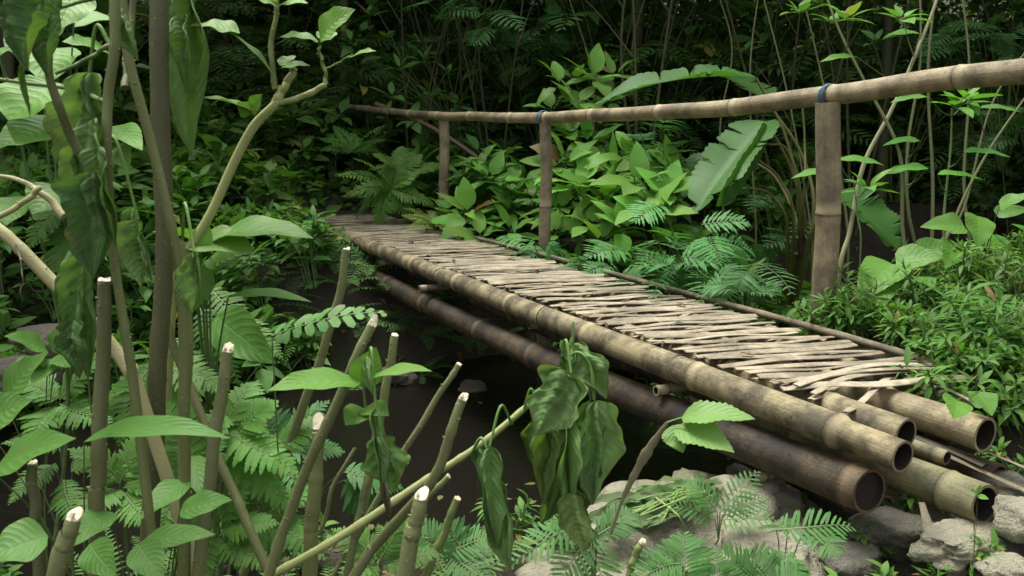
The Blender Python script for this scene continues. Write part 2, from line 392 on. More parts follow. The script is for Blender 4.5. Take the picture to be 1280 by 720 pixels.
def rock_mat(name, c1, c2, moss=.4):
    m, t = nodes(name); b = NB(t)
    tc = b.n('ShaderNodeTexCoord').outputs['Object']
    n1 = b.noise(tc, 5, 7, .7); n2 = b.noise(tc, 40, 4, .7)
    col = b.ramp(n1, [(.3, tuple(.6*x for x in c1)), (.5, c1), (.68, c2)])
    col = b.mix(b.ramp(n2, [(.5, (0, 0, 0)), (.75, (.7, .7, .7))]), col, tuple(.45*x for x in c1))
    col = b.mix(b.m('MULTIPLY', b.ramp(b.noise(tc, 3.3, 4), [(.5, (0, 0, 0)), (.62, (1, 1, 1))]), moss), col, (.10, .12, .045))
    pr = b.n('ShaderNodeBsdfPrincipled'); b.l(col, pr.inputs['Base Color']); pr.inputs['Roughness'].default_value = .85
    cr = b.n('ShaderNodeTexVoronoi', feature='DISTANCE_TO_EDGE'); cr.inputs['Scale'].default_value = 6; b.l(b.noise(tc, 2, 3), cr.inputs['Vector'])
    b.l(b.bump(b.m('ADD', b.m('ADD', b.m('MULTIPLY', n1, 1.5), b.noise(tc, 16, 6, .75)), b.m('MULTIPLY', n2, .5)), 1.0, .03), pr.inputs['Normal'])
    out = b.n('ShaderNodeOutputMaterial'); b.l(pr.outputs[0], out.inputs[0]); return m
M_ROCK = rock_mat('tan stone', (.31, .29, .21), (.45, .425, .315), .6); M_ROCKD = rock_mat('grey stone', (.125, .115, .09), (.20, .18, .145), .35)
def water_mat():
    m, t = nodes('muddy water'); b = NB(t)
    tc = b.n('ShaderNodeTexCoord').outputs['Object']
    pr = b.n('ShaderNodeBsdfPrincipled'); b.l(b.mix(b.noise(tc, .8, 3), (.011, .0095, .007), (.007, .0062, .005)), pr.inputs['Base Color'])
    pr.inputs['Roughness'].default_value = .10; pr.inputs['IOR'].default_value = 1.33
    b.l(b.bump(b.noise(b.scale(tc, (1, 1.8, 1)), 9, 4), .2, .02), pr.inputs['Normal'])
    out = b.n('ShaderNodeOutputMaterial'); b.l(pr.outputs[0], out.inputs[0]); return m

# ------------------------------------------------------------------ ground and stream
def grid_mesh(name, xs, ys, fz, mat, kind):
    X, Y = np.meshgrid(xs, ys, indexing='ij'); Z = fz(X, Y)
    V = np.stack([X, Y, Z], -1); a, c = X.shape
    i, j = np.meshgrid(np.arange(a-1), np.arange(c-1), indexing='ij')
    F = np.stack([i*c+j, (i+1)*c+j, (i+1)*c+j+1, i*c+j+1], -1)
    M = Mesh(); M.add(V, F, np.stack([X, Y], -1), A(1, 1, 1)); o = M.build(name, mat); o['kind'] = kind; return o
u = np.linspace(-1, 1, 330); xs = 3*u+47*np.sign(u)*np.abs(u)**4
v = np.linspace(0, 1, 380); ys = -12+np.interp(v, [0, .06, .7, 1], [0, 12, 22, 75])
grid_mesh('ground', xs, ys, G, soil_mat(), 'structure')
grid_mesh('stream_water', np.linspace(-16, 16, 4), np.linspace(-6, 22, 4), lambda X, Y: X*0-.85, water_mat(), 'structure')

# ------------------------------------------------------------------ the bridge
br = thing('bamboo_footbridge', 'narrow footbridge of bamboo poles and woven slats with a single handrail over the stream', 'footbridge', B(0, .4, -.3))
def culm(name, mat, pts, r0, r1, spacing=.42, phase=0.1, parent=br, wall=.16, open_near=True, lumps=.004, cut_at=None, open_far=False, sides=28, plug=.07, nodes_=1.0):
    """one bamboo culm: swollen nodes with a groove, pale ring, hollow sawn end"""
    p = spl(pts, 90); L = np.concatenate([[0], np.cumsum(np.linalg.norm(np.diff(p, axis=0), axis=1))]); tot = L[-1]
    nd = []; x = phase
    while x < tot: nd.append(x); x += spacing*(.85+.3*rng.random())
    smp = set(np.round(np.linspace(0, tot, int(tot/.05)+2), 4))
    for q in nd:
        for dd in (-.03, -.014, -.007, -.002, 0.0, .004, .009, .02): smp.add(round(min(max(q+dd, 0), tot), 4))
    a = np.array(sorted(smp)); pts_ = np.stack([np.interp(a, L, p[:, k]) for k in range(3)], 1)
    r = np.interp(a, [0, tot], [r0, r1])
    mark = np.zeros(len(a)); grv = np.zeros(len(a))
    for q in nd:
        dd = a-q
        r += r0*nodes_*(0.055*np.exp(-(dd/.008)**2) + .020*np.exp(-(dd/.03)**2) - .05*np.exp(-((dd-.006)/.0025)**2))
        mark = np.maximum(mark, np.exp(-((dd+.022)/.016)**2)*.9); grv = np.maximum(grv, np.exp(-((dd-.006)/.004)**2))
    if cut_at: r = np.where(a < cut_at, r*.86, r)
    j = lumps*(np.sin(a*7.3+phase*9)+np.sin(a*3.1)); pts_ = pts_+np.stack([j, j*.5, -j*.6], 1)
    col = np.repeat(np.stack([mark, grv, mark*0], 1), sides+1, axis=0)
    M = Mesh(); d = nrm(np.gradient(pts_, axis=0)); up = A(0, 0, 1) if abs(d[0, 2]) < .9 else A(0, 1, 0)
    X = nrm(np.cross(d, up)); Y = np.cross(X, d); an = np.linspace(0, 2*PI, sides+1)
    wob = 1+.018*np.sin(an*2+phase*5)[None, :]+.012*np.sin(an*3+a[:, None]*2)
    V = pts_[:, None, :]+(r[:, None]*wob)[..., None]*(np.cos(an)[None, :, None]*X[:, None, :]+np.sin(an)[None, :, None]*Y[:, None, :])
    k = sides+1; i, jj = np.meshgrid(np.arange(len(a)-1), np.arange(sides), indexing='ij')
    F = np.stack([i*k+jj, i*k+jj+1, (i+1)*k+jj+1, (i+1)*k+jj], -1)
    uv = np.stack(np.broadcast_arrays((an/(2*PI))[None, :], a[:, None]+phase*13), -1)
    M.add(V, F, uv, col)
    for e, on in ((0, open_near), (len(a)-1, open_far)):
        if on: disc(M, pts_[e], d[e], X[e], Y[e], r[e], sides, (.35, 0, 0), 1, r[e]*(1-wall))
        else: disc(M, pts_[e], d[e], X[e], Y[e], r[e], sides, (0, .5, 0))
    o = M.build(name, mat, parent)
    if open_near:
        H = Mesh(); ri = r[0]*(1-wall); e2 = pts_[0]+d[0]*plug
        tube(H, np.array([pts_[0]+d[0]*.0005, pts_[0]+d[0]*plug*.5, e2]), [ri, ri*.98, ri*.95], sides, (0, 0, 0), cap=1)
        H.build('hollow', M_INSIDE, o)
    return o

# long side pole, camera side, with a step where it was trimmed at the near end
culm('side_pole', M_BTOP, [B(-.10, -.045, -.035), B(1.0, -.05, -.03), B(2.4, -.03, -.035), B(4.2, -.01, -.02), B(6.35, .04, -.03)], .060, .052, .78, .25, cut_at=.222, plug=.10)
culm('deck_pole', M_BTOP, [B(.02, .135, -.038), B(2.5, .12, -.035), B(6.2, .15, -.035)], .056, .05, .5, .3, plug=.05)
culm('deck_pole', M_BRAIL, [B(-.08, .42, -.06), B(1.5, .43, -.07), B(6.2, .42, -.07)], .062, .05, .55, .4, plug=.09)
culm('deck_pole', M_BPOST, [B(.10, .655, -.055), B(2.5, .69, -.08), B(6.2, .7, -.07)], .050, .05, .5, .2)
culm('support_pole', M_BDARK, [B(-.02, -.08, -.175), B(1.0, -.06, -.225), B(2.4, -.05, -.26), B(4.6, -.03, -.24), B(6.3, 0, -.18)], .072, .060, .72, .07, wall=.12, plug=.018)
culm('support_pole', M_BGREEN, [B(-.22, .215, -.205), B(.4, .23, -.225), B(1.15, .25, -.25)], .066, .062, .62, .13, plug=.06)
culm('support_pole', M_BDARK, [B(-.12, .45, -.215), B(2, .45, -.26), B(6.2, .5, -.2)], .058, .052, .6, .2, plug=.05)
culm('support_pole', M_BDARK, [B(.9, .22, -.2), B(3, .25, -.22), B(6.2, .3, -.2)], .055, .05, .6, .25)  # continues the mossy pole; underdeck shade is put into its dark colour
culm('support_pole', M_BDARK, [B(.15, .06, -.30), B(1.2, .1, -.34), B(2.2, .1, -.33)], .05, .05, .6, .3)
for s, tl, z in ((.98, -.125, -.125), (3.45, -.13, -.125), (5.35, -.12, -.10), (.42, -.12, -.30), (2.2, -.02, -.12), (4.5, -.02, -.12)):
    culm('cross_pole', M_BPOST, [B(s+.02, tl, z), B(s-.02, .45, z-.005), B(s-.05, .88, z)], .022, .02, .3, .05, wall=.3, lumps=.001, sides=14, plug=.02)

# woven slat deck
W = Mesh()
def slat(s0, t0, s1, t1, w_, z0, amp, ph, n=14, th=.0035, bow=0.0):
    k = np.linspace(0, 1, n)
    s = lerp(s0, s1, k)+bow*np.sin(PI*k); t = lerp(t0, t1, k); z = z0+amp*np.sin(k*3*PI+ph)+.002*np.sin(k*11+ph*3)
    c = B(0, 0, 0)+(np.outer(s, A(-.4908, .8713, 0))+np.outer(t, A(.8713, .4908, 0)))+np.outer(z, A(0, 0, 1))
    d = nrm(np.gradient(c, axis=0)); x = nrm(np.cross(d, A(0, 0, 1))); y = np.cross(x, d)
    ww = w_/2*(1+.07*np.sin(k*5+ph)+.04*np.sin(k*17+2*ph))*(1-.25*np.clip((np.abs(k-.5)-.42)/.08, 0, 1)); tl = .12*math.sin(ph*2.7)
    # crowned cross-section: 6 points
    sec = np.array([(-1, 0), (-.93, th*.8), (-.3, th*1.15), (.3, th*1.1), (.93, th*.8), (1, 0), (.3, -th*.6), (-.4, -th*.6), (-1, 0)])
    V = c[:, None, :]+(sec[:, 0][None, :]*ww[:, None])[..., None]*x[:, None, :]+(sec[:, 1][None, :]+tl*sec[:, 0][None, :]*ww[:, None])[..., None]*y[:, None, :]
    m = len(sec); i, j = np.meshgrid(np.arange(n-1), np.arange(m-1), indexing='ij')
    F = np.stack([i*m+j, i*m+j+1, (i+1)*m+j+1, (i+1)*m+j], -1)
    off = rng.random()*50
    uv = np.stack(np.broadcast_arrays((np.arange(m)/m*.35)[None, :]+off, k[:, None]*.8+off), -1)
    W.add(V, F, uv, A(rng.random()**3*.6, rng.random()**3*.5, 0))
    for e in (0, n-1):
        q = V[e]; a_ = np.stack([q[0], q[1], q[4], q[5], q[2], q[3], q[6], q[7]]) ;
        W.add(np.array([q[0], q[1], q[4], q[5], q[1], q[2], q[3], q[4], q[0], q[5], q[6], q[7]]), np.arange(12).reshape(3, 4), np.zeros((12, 2))+off, A(0, .5, 0))
s = .44
while s < 6.75:
    g = rng.uniform(.022, .05)      # two slats meet at one side and part at the other
    slat(s+.008*rng.normal(), rng.uniform(-.02, .02)+.02, s-.215-g, rng.uniform(.72, .77), rng.uniform(.048, .062), .024, .004, rng.random()*6, bow=rng.normal()*.008)
    s1 = s+rng.uniform(.054, .064)
    slat(s1, rng.uniform(-.02, .03), s1-.24+g, rng.uniform(.70, .77), rng.uniform(.042, .056), .021, .004, rng.random()*6, bow=rng.normal()*.008)
    s += rng.uniform(.135, .152)
s = .34
while s < 6.7:
    slat(s-.16, .03, s+.13+.02*rng.normal(), rng.uniform(.70, .78), rng.uniform(.030, .038), .004, .004, rng.random()*6)
    s += rng.uniform(.12, .17)
# the last slats splay out over the bare poles at the near end
slat(.46, .02, .30, .70, .040, .034, .004, 1.0, bow=.05); slat(.40, .03, .34, .74, .036, .038, .004, 2.0, bow=.08); slat(.34, .05, .36, .66, .030, .028, .004, 4, bow=.05)
W.build('woven_deck', M_SLAT, br, smooth_=False)
E_ = Mesh()
tube(E_, spl([B(.30, .77, .030), B(1.0, .795, .034), B(2.0, .80, .034), B(3.4, .80, .036), B(5.0, .785, .03)], 60), [.017, .016], 8, (0, .35, 0), cap=2, knob=.14)
tube(E_, spl([B(.9, .82, .022), B(2.4, .825, .02), B(4.2, .82, .02)], 40), [.012, .010], 6, (0, .6, 0), cap=2, knob=.14)
tube(E_, spl([B(.22, .78, .0), B(.6, .81, .015), B(1.3, .83, .018)], 14), [.008, .007], 6, (.1, 0, 0), cap=2, flat=.6)
E_.build('edge_strip', M_BPOST, br)
# loose split strips lying on the end of the bridge
for i, (a, b_, w_) in enumerate(((B(.6, .80, .0), B(.15, .80, -.02), .014), (B(.30, .60, .006), B(-.02, .52, -.006), .02))):
    M = Mesh(); tube(M, spl([a, (a+b_)/2+A(0, 0, .008), b_], 10), [w_/2, w_/2.3], 8, (.15, .1, 0), cap=2, flat=.3); M.build('split_strip', M_BPOST, br)

# posts and handrail
def rail_at(px, py, s, t):   # keep the horizontal place, take the height the photo gives
    w_ = B(s, t, 0); d = w_[1]; k = w_[1]/(cp+(-(py-360)/FPX)*sp)
    return A(w_[0], w_[1], CAMZ+(-sp+(-(py-360)/FPX)*cp)*k)
rz = [(1400, 52, -.55), (1280, 83, .10), (1150, 102, .62), (1020, 119, 1.10), (850, 137, 2.0), (680, 147, 3.62), (600, 146, 4.6), (552, 145, 5.4), (480, 138, 6.9), (418, 131, 8.5)]
rp = [rail_at(a, b, c, .94) for a, b, c in rz]
culm('handrail', M_BRAIL, rp, .050, .030, .62, .35, lumps=.003, open_near=True, plug=.1)
def post(px, s, t, r, topz, basez, spacing, ph, lean=0.0):
    c = B(s, t, 0)
    return culm('rail_post', M_BPOST, [A(c[0]+lean, c[1], topz), A(c[0]+lean*.4, c[1], (topz+basez)/2), A(c[0], c[1], basez)], r, r*1.06, spacing, ph, wall=.3, plug=.02, lumps=.005, nodes_=.6)
zz = {k: np.interp(k, [q[2] for q in rz], [p_[2] for p_ in rp]) for k in (1.12, 3.64, 5.42)}
post(1020, 1.06, .95, .054, zz[1.12]-.035, -.35, .62, .50, -.06)
post(680, 3.64, .95, .042, zz[3.64]-.035, -1.0, .9, .6, 0)
post(552, 5.42, .95, .045, zz[5.42]-.03, -.6, .9, .7, .02)
def wrap(mat, c, d, r, n=3, pitch=.006, rr=.0028, ex=1.0):
    d = nrm(A(*d)); x = nrm(np.cross(d, A(0, 0, 1))); y = np.cross(x, d); a = np.linspace(0, 2*PI*n, 16*n)
    pts = c+r*(np.outer(np.cos(a), x)+ex*np.outer(np.sin(a), y))+np.outer((a/(2*PI)-n/2)*pitch, d)
    M = Mesh(); tube(M, pts, [rr, rr], 6); return M.build('twine_binding', mat, br)
u_s = A(-.4908, .8713, 0)
for k, sc_ in ((1.12, .050), (3.64, .046)):
    i = B(k, .94, 0); c = A(i[0]-.01, i[1], zz[k])
    wrap(M_BLUE, c, u_s+A(.12, 0, .1), sc_+.003, 3, .007, .0026); wrap(M_BLUE, c+A(0, 0, -.004), u_s+A(-.2, .1, -.12), sc_+.005, 2, .011, .0022)
    M = Mesh(); e_ = c+A(.01, -sc_-.004, .01); tube(M, spl([e_, e_+A(.012, -.006, -.03), e_+A(.004, -.004, -.07), e_+A(.02, 0, -.095)], 14), [.0022, .0014], 5); M.build('twine_end', M_BLUE, br); wrap(M_WIRE, c+A(0, 0, -.08), (0, 0, 1), (.056 if k < 2 else .044), 2, .006, .003)
for s_ in (.95, 2.0, 3.3, 4.9): wrap(M_WIRE, B(s_, -.045, -.03), u_s+A(.1*rng.normal(), .1, 0), .063, 2, .004, .0022)

# ------------------------------------------------------------------ loose bamboo debris beside the bridge end
def debris(label, pts, r, mat, flat=.35, name='split_bamboo', grp=None):
    pts = [A(*q) for q in pts]; o = thing(name, label, 'bamboo piece', pts[0], grp)
    M = Mesh(); tube(M, spl(pts, 16), r, 10, (.1, .1, 0), cap=2, flat=flat, knob=.1); m_ = M.build('strip', mat, o); return o
debris('long split bamboo strip sticking out to the right below the poles', [B(.0, .33, -.14), B(-.2, .38, -.18), B(-.45, .42, -.22)], [.012, .014], M_BPOST)
debris('broken reddish bamboo splint wedged between the hollow pole ends', [B(.25, .33, -.115), B(.02, .36, -.13), B(-.12, .37, -.145)], [.016, .02], M_DEAD)
debris('thin dark splint resting over the broken pole stubs', [B(.25, .42, -.10), B(-.08, .44, -.125), B(-.26, .47, -.15)], [.006, .008], M_BPOST)
debris('pale torn bamboo sheath standing upright under the dark pole end', [P(1158, 690, 2.65), P(1160, 660, 2.68), P(1152, 628, 2.72)], [.014, .018, .01], M_SLAT, .3, 'bamboo_sheath')
o = thing('bamboo_stub', 'short broken green bamboo stub lying between the upper and lower hollow ends', 'bamboo piece', B(.05, .28, -.12))
culm('stub', M_BGREEN, [B(-.04, .28, -.128), B(.1, .27, -.125), B(.35, .27, -.12)], .024, .024, .16, .04, parent=o, lumps=.001, sides=16, plug=.02)

# ------------------------------------------------------------------ rocks
import mathutils
from mathutils import noise as mn
def rock(label, c, size, seed, mat=M_ROCK, rz_=0.0, sub=4, flat=True):
    import bmesh
    bm = bmesh.new(); bmesh.ops.create_icosphere(bm, subdivisions=sub, radius=1)
    sv = Vector((seed*3.7, seed*1.3, seed*2.1))
    for v_ in bm.verts:
        n_ = v_.co.normalized(); f = mn.noise(n_*1.1+sv)*.45+mn.noise(n_*2.7+sv)*.16+mn.noise(n_*7+sv)*.07+mn.noise(n_*16+sv)*.03
        ce = mn.cell(n_*1.7+sv)*.06
        v_.co = n_*(1+f+ce); v_.co.x *= size[0]; v_.co.y *= size[1]; v_.co.z *= size[2]
        if flat and v_.co.z > size[2]*.62: v_.co.z = size[2]*.62+(v_.co.z-size[2]*.62)*.25
    me = bpy.data.meshes.new('rock'); bm.to_mesh(me); bm.free()
    for p_ in me.polygons: p_.use_smooth = True
    me.materials.append(mat); o = bpy.data.objects.new('rock', me); COL.objects.link(o)
    o.location = tuple(c); o.rotation_euler = (0, 0, rz_); o['label'] = label; o['category'] = 'rock'
    return o
rock('broad flat tan rock at the water edge under the heap of cut greens', P(868, 678, 3.2), (.47, .36, .24), 1, M_ROCK, .4, 5, flat=False)
rock('grey rounded stone touching the dark support pole near the water', P(935, 610, 3.35), (.10, .08, .10), 2, M_ROCKD, .2)
rock('small brown stone wedged under the dark support pole', P(980, 628, 3.1), (.07, .07, .07), 3, M_ROCKD, .9)
rock('large tan boulder in the bottom of the frame below the fern leaflets', P(790, 716, 2.95), (.32, .25, .13), 4, M_ROCK, .1, 5)
rock('tan rock half buried below the dark pole end', P(960, 690, 2.95), (.28, .2, .13), 5, M_ROCK, 1.1, 5)
rock('grey boulder below the mossy bamboo end', P(1195, 682, 2.66), (.15, .11, .075), 6, M_ROCK, .5, 5)
rock('pale stone at the right edge beside the splint', P(1278, 650, 2.6), (.07, .08, .08), 7, M_ROCK, .2)
rock('pale stone in the bottom right corner', P(1262, 716, 2.48), (.09, .08, .05), 8, M_ROCK, 1.4)
rock('dark stone carrying the support pole end', P(1110, 662, 2.85), (.11, .12, .09), 9, M_ROCKD, .7)
rock('dark stone carrying the mossy pole', P(1225, 645, 2.98), (.12, .11, .10), 10, M_ROCKD, .1)
rock('brown stone between the tan rock and the boulder', P(1065, 705, 2.75), (.12, .1, .07), 12, M_ROCKD, 1.9)
for i, (px, py, d, sz, lb) in enumerate(((60, 425, 5.2, .16, 'dark wet stone at the far left water edge'), (12, 470, 5.0, .2, 'dark boulder at the left end of the stream'), (590, 487, 5.95, .1, 'small brown stone on the far waterline below the bridge'), (655, 500, 5.8, .08, 'low stone on the far waterline behind the wilted leaves'), (500, 470, 6.1, .13, 'mud covered stone on the far bank below the bridge middle'), (1250, 610, 2.9, .1, 'dark stone behind the rotten pole ends'))):
    rock(lb, P(px, py, d), (sz*1.3, sz, sz*.7), 20+i, M_ROCKD, i)

exec_plants = True
# ------------------------------------------------------------------ plants
LG = A(.108, .270, .040); MG = A(.062, .178, .028); DG = A(.048, .132, .030); YG = A(.20, .30, .055); GG = A(.060, .10, .048); BG_ = A(.05, .14, .055)
UP = A(0, 0, 1); FG = A(.082, .215, .036)
def jit(c, n, k=.25):
    c = np.broadcast_to(c, (n, 3)).copy(); q_ = rng.random(n)
    if k > .15: c[q_ < .022] = A(.24, .27, .05)*.9; c[q_ > .991] = A(.17, .10, .045)
    return c*(1+k*(rng.random((n, 1))-.5)*2)*(1+.08*rng.normal(size=(n, 3)))
def rosette(S, Lf, c, axis, n, L, wr=.42, kind='ovate', col=MG, spread=.85, droop=.5, fold=.2, nl=7, nh=1, rip=.02, sr=.002, pet=.18, a0=None, lv=.25):
    axis = nrm(A(*axis)); x = nrm(np.cross(axis, A(.3, 1, .2))); y = np.cross(axis, x)
    a = (rng.random()*6.28 if a0 is None else a0)+np.arange(n)*2.4
    el = spread*(1-.5*np.arange(n)/max(n, 1))[:, None]
    D = nrm(x*np.cos(a)[:, None]*el+y*np.sin(a)[:, None]*el+axis*(1.02-el*.9)+rng.normal(size=(n, 3))*.1)
    Ls = L*(1-lv*rng.random(n))*(1-.35*(np.arange(n)/max(n, 1))**2)
    base = c+axis*(.02*np.arange(n)/n)[:, None]*L*3-axis*.03
    b2 = base+D*(pet*Ls)[:, None]
    if pet > .05: lines(S, base, b2, sr, sr*.8, (.9, 1.1, .8))
    Nn = nrm(UP*1.0+axis*.5+rng.normal(size=(n, 3))*.22)
    leaves(Lf, kind, b2, D, Nn, Ls, Ls*wr*(1+.15*rng.normal(size=n)), droop*(1+.5*rng.normal(size=n)), fold, jit(col, n), nl, nh, rip, twist=.3)
def stem_leaves(S, Lf, pts, r, n, L, a=.3, b=1.0, term=5, stemcol=(1, 1, 1), sides=6, **kw):
    p = spl(pts, 14); tube(S, p, r, sides, stemcol, knob=.08)
    k = np.linspace(a, b, n) if n else np.zeros(0)
    wr = kw.pop('wr', .42); col = kw.pop('col', MG); kind = kw.pop('kind', 'ovate'); droop = kw.pop('droop', .5)
    if n:
        idx = k*(len(p)-1); i = np.clip(idx.astype(int), 0, len(p)-2); c = p[i]+(p[i+1]-p[i])*(idx-i)[:, None]
        d = nrm(p[i+1]-p[i]); an = rng.random()*6.28+np.arange(n)*2.4
        x = nrm(np.cross(d, A(.3, .9, .1))); y = np.cross(d, x)
        D = nrm(x*np.cos(an)[:, None]+y*np.sin(an)[:, None]+d*.35+UP*.15)
        Ls = L*(.7+.4*rng.random(n)); b2 = c+D*(.15*Ls)[:, None]
        lines(S, c, b2, .0022, .0018, stemcol)
        leaves(Lf, kind, b2, D, nrm(UP+rng.normal(size=(n, 3))*.25), Ls, Ls*wr, droop*(1+.4*rng.normal(size=n)), kw.get('fold', .2), jit(col, n), kw.get('nl', 6), kw.get('nh', 1), kw.get('rip', .02), twist=.3)
    if term: rosette(S, Lf, p[-1], p[-1]-p[-3], term, L*.9, wr=wr, col=col, kind=kind, droop=droop, **{q: kw[q] for q in kw if q in ('fold', 'nl', 'nh', 'rip')})
def frond(S, Lf, b, tipd, N, L, pairs, pl, pw, col=MG, droop=.7, kind='pinna', shape='fern', bare=.15, r=.0025, ang=.35, pdroop=.35, nl=4, serr=0.0, fold=.1, nh=1, stemcol=(1, 1, 1)):
    D = nrm(A(*tipd)); X = np.cross(D, A(*N)); X = nrm(X) if np.linalg.norm(X) > 1e-3 else nrm(np.cross(D, A(1, .2, 0))); Z = np.cross(X, D)
    k = np.linspace(0, 1, 12); th = k*droop+1e-4
    c = b+np.outer(L*np.sin(th)/droop, D)-np.outer(L*(1-np.cos(th))/droop, Z)+np.outer(.03*L*np.sin(k*5), X)
    tube(S, c, [r, r*.35], 4, stemcol)
    q = np.linspace(bare, .985, pairs); i = np.clip((q*11).astype(int), 0, 10); pc = c[i]+(c[i+1]-c[i])*(q*11-i)[:, None]; tg = nrm(c[i+1]-c[i]); nz = nrm(np.cross(X, tg))
    u_ = (q-bare)/(1-bare)
    if shape == 'fern': f = np.clip(np.minimum(.55+u_*2.2, 1.08*(1-u_)**.75+.06), .05, 1)
    elif shape == 'even': f = np.clip(np.minimum(.75+u_*1.2, 1.9*(1.08-u_)), .25, 1)
    else: f = np.clip(.6+.5*u_, 0, 1)
    PP = []; DD = []; NN = []; LL = []
    for sgn in (-1, 1):
        fa = ang+(.9 if shape == 'fan' else .35)*u_
        d = nrm(X*sgn*np.cos(fa)[:, None]+tg*np.sin(fa)[:, None]+nz*.12+rng.normal(size=(pairs, 3))*.05)
        PP.append(pc+tg*(sgn*.004)); DD.append(d); NN.append(nz+rng.normal(size=(pairs, 3))*.08); LL.append(pl*f*(1+.08*rng.normal(size=pairs)))
    PP = np.vstack(PP); LL = np.concatenate(LL)
    leaves(Lf, kind, PP, np.vstack(DD), np.vstack(NN), LL, np.maximum(pw*np.concatenate([f, f])**.4, .003), pdroop, fold, jit(col, len(PP), .1)*(1+.12*rng.normal()), nl, nh, 0, serr=serr)

def gl(px, py, d, dz=0.0):
    p = P(px, py, d); return A(p[0], p[1], float(G(p[0], p[1]))+dz)
def gz(x, y, dz=0.0): return A(x, y, float(G(x, y))+dz)

# --- generic shrubs, built once and copied
def make_broad(h, nst, L, col, wr=.42, n=6, kind='ovate', mat=M_LEAF, spread=.45, nl=5, droop=.55, term=5, sm=None):
    o = thing('leafy_shrub', '', 'shrub', (0, 0, 0)); S = Mesh(); Lf = Mesh()
    for i in range(nst):
        a = rng.random()*6.28; rr = spread*h*(.3+.7*rng.random()); hh = h*(.55+.45*rng.random())
        b = A(math.cos(a), math.sin(a), 0)
        stem_leaves(S, Lf, [b*.03, b*rr*.35+UP*hh*.55, b*rr+UP*hh], [.006+.003*h, .003], n, L, .35, .95, term, col=col*(.85+.3*rng.random()), wr=wr, kind=kind, droop=droop, nl=nl)
    S.build('stem', sm or (M_DARKSTEM if mat is M_FAR else M_GREEN), o); Lf.build('foliage', mat, o); return o
def make_pinnate(h, nfr, L, pairs, pl, pw, col, mat=M_LEAF, shape='even', nst=3, nl=3, kind='pinna', droop=.8):
    o = thing('feathery_shrub', '', 'shrub', (0, 0, 0)); S = Mesh(); Lf = Mesh()
    for i in range(nst):
        a = rng.random()*6.28; b = A(math.cos(a), math.sin(a), 0); hh = h*(.6+.4*rng.random())
        p = spl([A(0, 0, 0), b*h*.12+UP*hh*.5, b*h*.3+UP*hh], 12); tube(S, p, [.006, .002], 5)
        for j in range(nfr):
            k = .35+.65*(j+.5)/nfr; c = p[int(k*11)]; aa = a+j*2.4
            frond(S, Lf, c, (math.cos(aa), math.sin(aa), .35*rng.random()), UP, L*(.7+.4*rng.random()), pairs, pl, pw, col*(.85+.3*rng.random()), droop, kind, shape, nl=nl)
    S.build('stem', M_DARKSTEM, o); Lf.build('foliage', mat, o); return o
def make_fern(nf, L, pairs, pl, pw, col, mat=M_FERN, nl=4, serr=0.0, droop=.95):
    o = thing('fern', '', 'fern', (0, 0, 0)); S = Mesh(); Lf = Mesh()
    for i in range(nf):
        a = i*2.4+rng.random()*.5; e = .5+.6*rng.random()
        frond(S, Lf, A(.02*math.cos(a), .02*math.sin(a), 0), (math.cos(a), math.sin(a), e), UP, L*(.75+.35*rng.random()), pairs, pl, pw, col, droop, nl=nl, serr=serr)
    S.build('stalks', M_GREEN, o); Lf.build('foliage', mat, o); return o

def where(p):
    px = 640+FPX*p[0]/max(p[1], .3)
    for lim, txt in ((60, 'at the far left edge'), (180, 'behind the dark trunk'), (330, 'behind the pale forked sapling'), (420, 'left of the far deck end'), (500, 'beside the far end of the deck'), (610, 'behind the farthest rail post'), (760, 'behind the middle rail post'), (900, 'left of the banana plant'), (1010, 'behind the banana plant'), (1100, 'behind the nearest rail post'), (1190, 'behind the saplings on the right')):
        if px < lim: return txt
    return 'near the right edge'
def zone_of(table, last):
    def f(p):
        px = 640+FPX*p[0]/max(p[1], .3)
        for lim, txt in table:
            if px < lim: return txt
        return last
    return f
w_right = zone_of(((1000, 'left of the nearest post foot'), (1090, 'close to the nearest post foot'), (1160, 'just right of the nearest post'), (1220, 'left of the right edge')), 'near the right edge')
w_near = zone_of(((60, 'near the left edge'), (150, 'left of the dark trunk foot'), (250, 'below the dark trunk'), (340, 'left of the slanting cut stem'), (430, 'by the slanting cut stem'), (560, 'below the long pale branch')), 'below the wilted bunch')
def row(p, a, b):
    return 'low in front, ' if p[1] < a else ('' if p[1] < b else 'farther back, ')
placed = []
def scatter(protos, n, region, label, group, cat, name, smin=.8, smax=1.25, mind=.3, dz=-.02, tries=4000, rows=None, wh=None):
    k = 0; loc_ = []
    for _ in range(tries):
        if k >= n: break
        x, y = region()
        if any((x-a)**2+(y-b)**2 < mind*mind for a, b in loc_): continue
        loc_.append((x, y)); p = gz(x, y, dz); pr = protos[k % len(protos)]; sc_ = rng.uniform(smin, smax)
        if k < len(protos): o = pr; o.location = tuple(p); o.rotation_euler = (0, 0, rng.random()*6.28); o.scale = (sc_,)*3
        else: o = dup(pr, p, rng.random()*6.28, sc_, tilt=(.12*rng.normal(), .12*rng.normal()))
        lb = label[(k % len(protos)) % len(label)] if isinstance(label, (list, tuple)) else label
        if rows: lb = lb+' '+row(p, *rows)+(wh or where)(p)
        o.name = name; o['label'] = lb; o['group'] = group; o['category'] = cat
        k += 1
    return k
def reg(px0, px1, d0, d1, cond=None):
    def f():
        while True:
            d = math.sqrt(rng.uniform(d0*d0, d1*d1)); px = rng.uniform(px0, px1); x = (px-640)/FPX*d; y = d
            if cond is None or cond(x, y): return x, y
    return f
def st_ok(smn=-9, smx=99, tmn=-99, tmx=99):
    def f(x, y):
        s, t = ST(x, y); return smn < s < smx and tmn < t < tmx
    return f

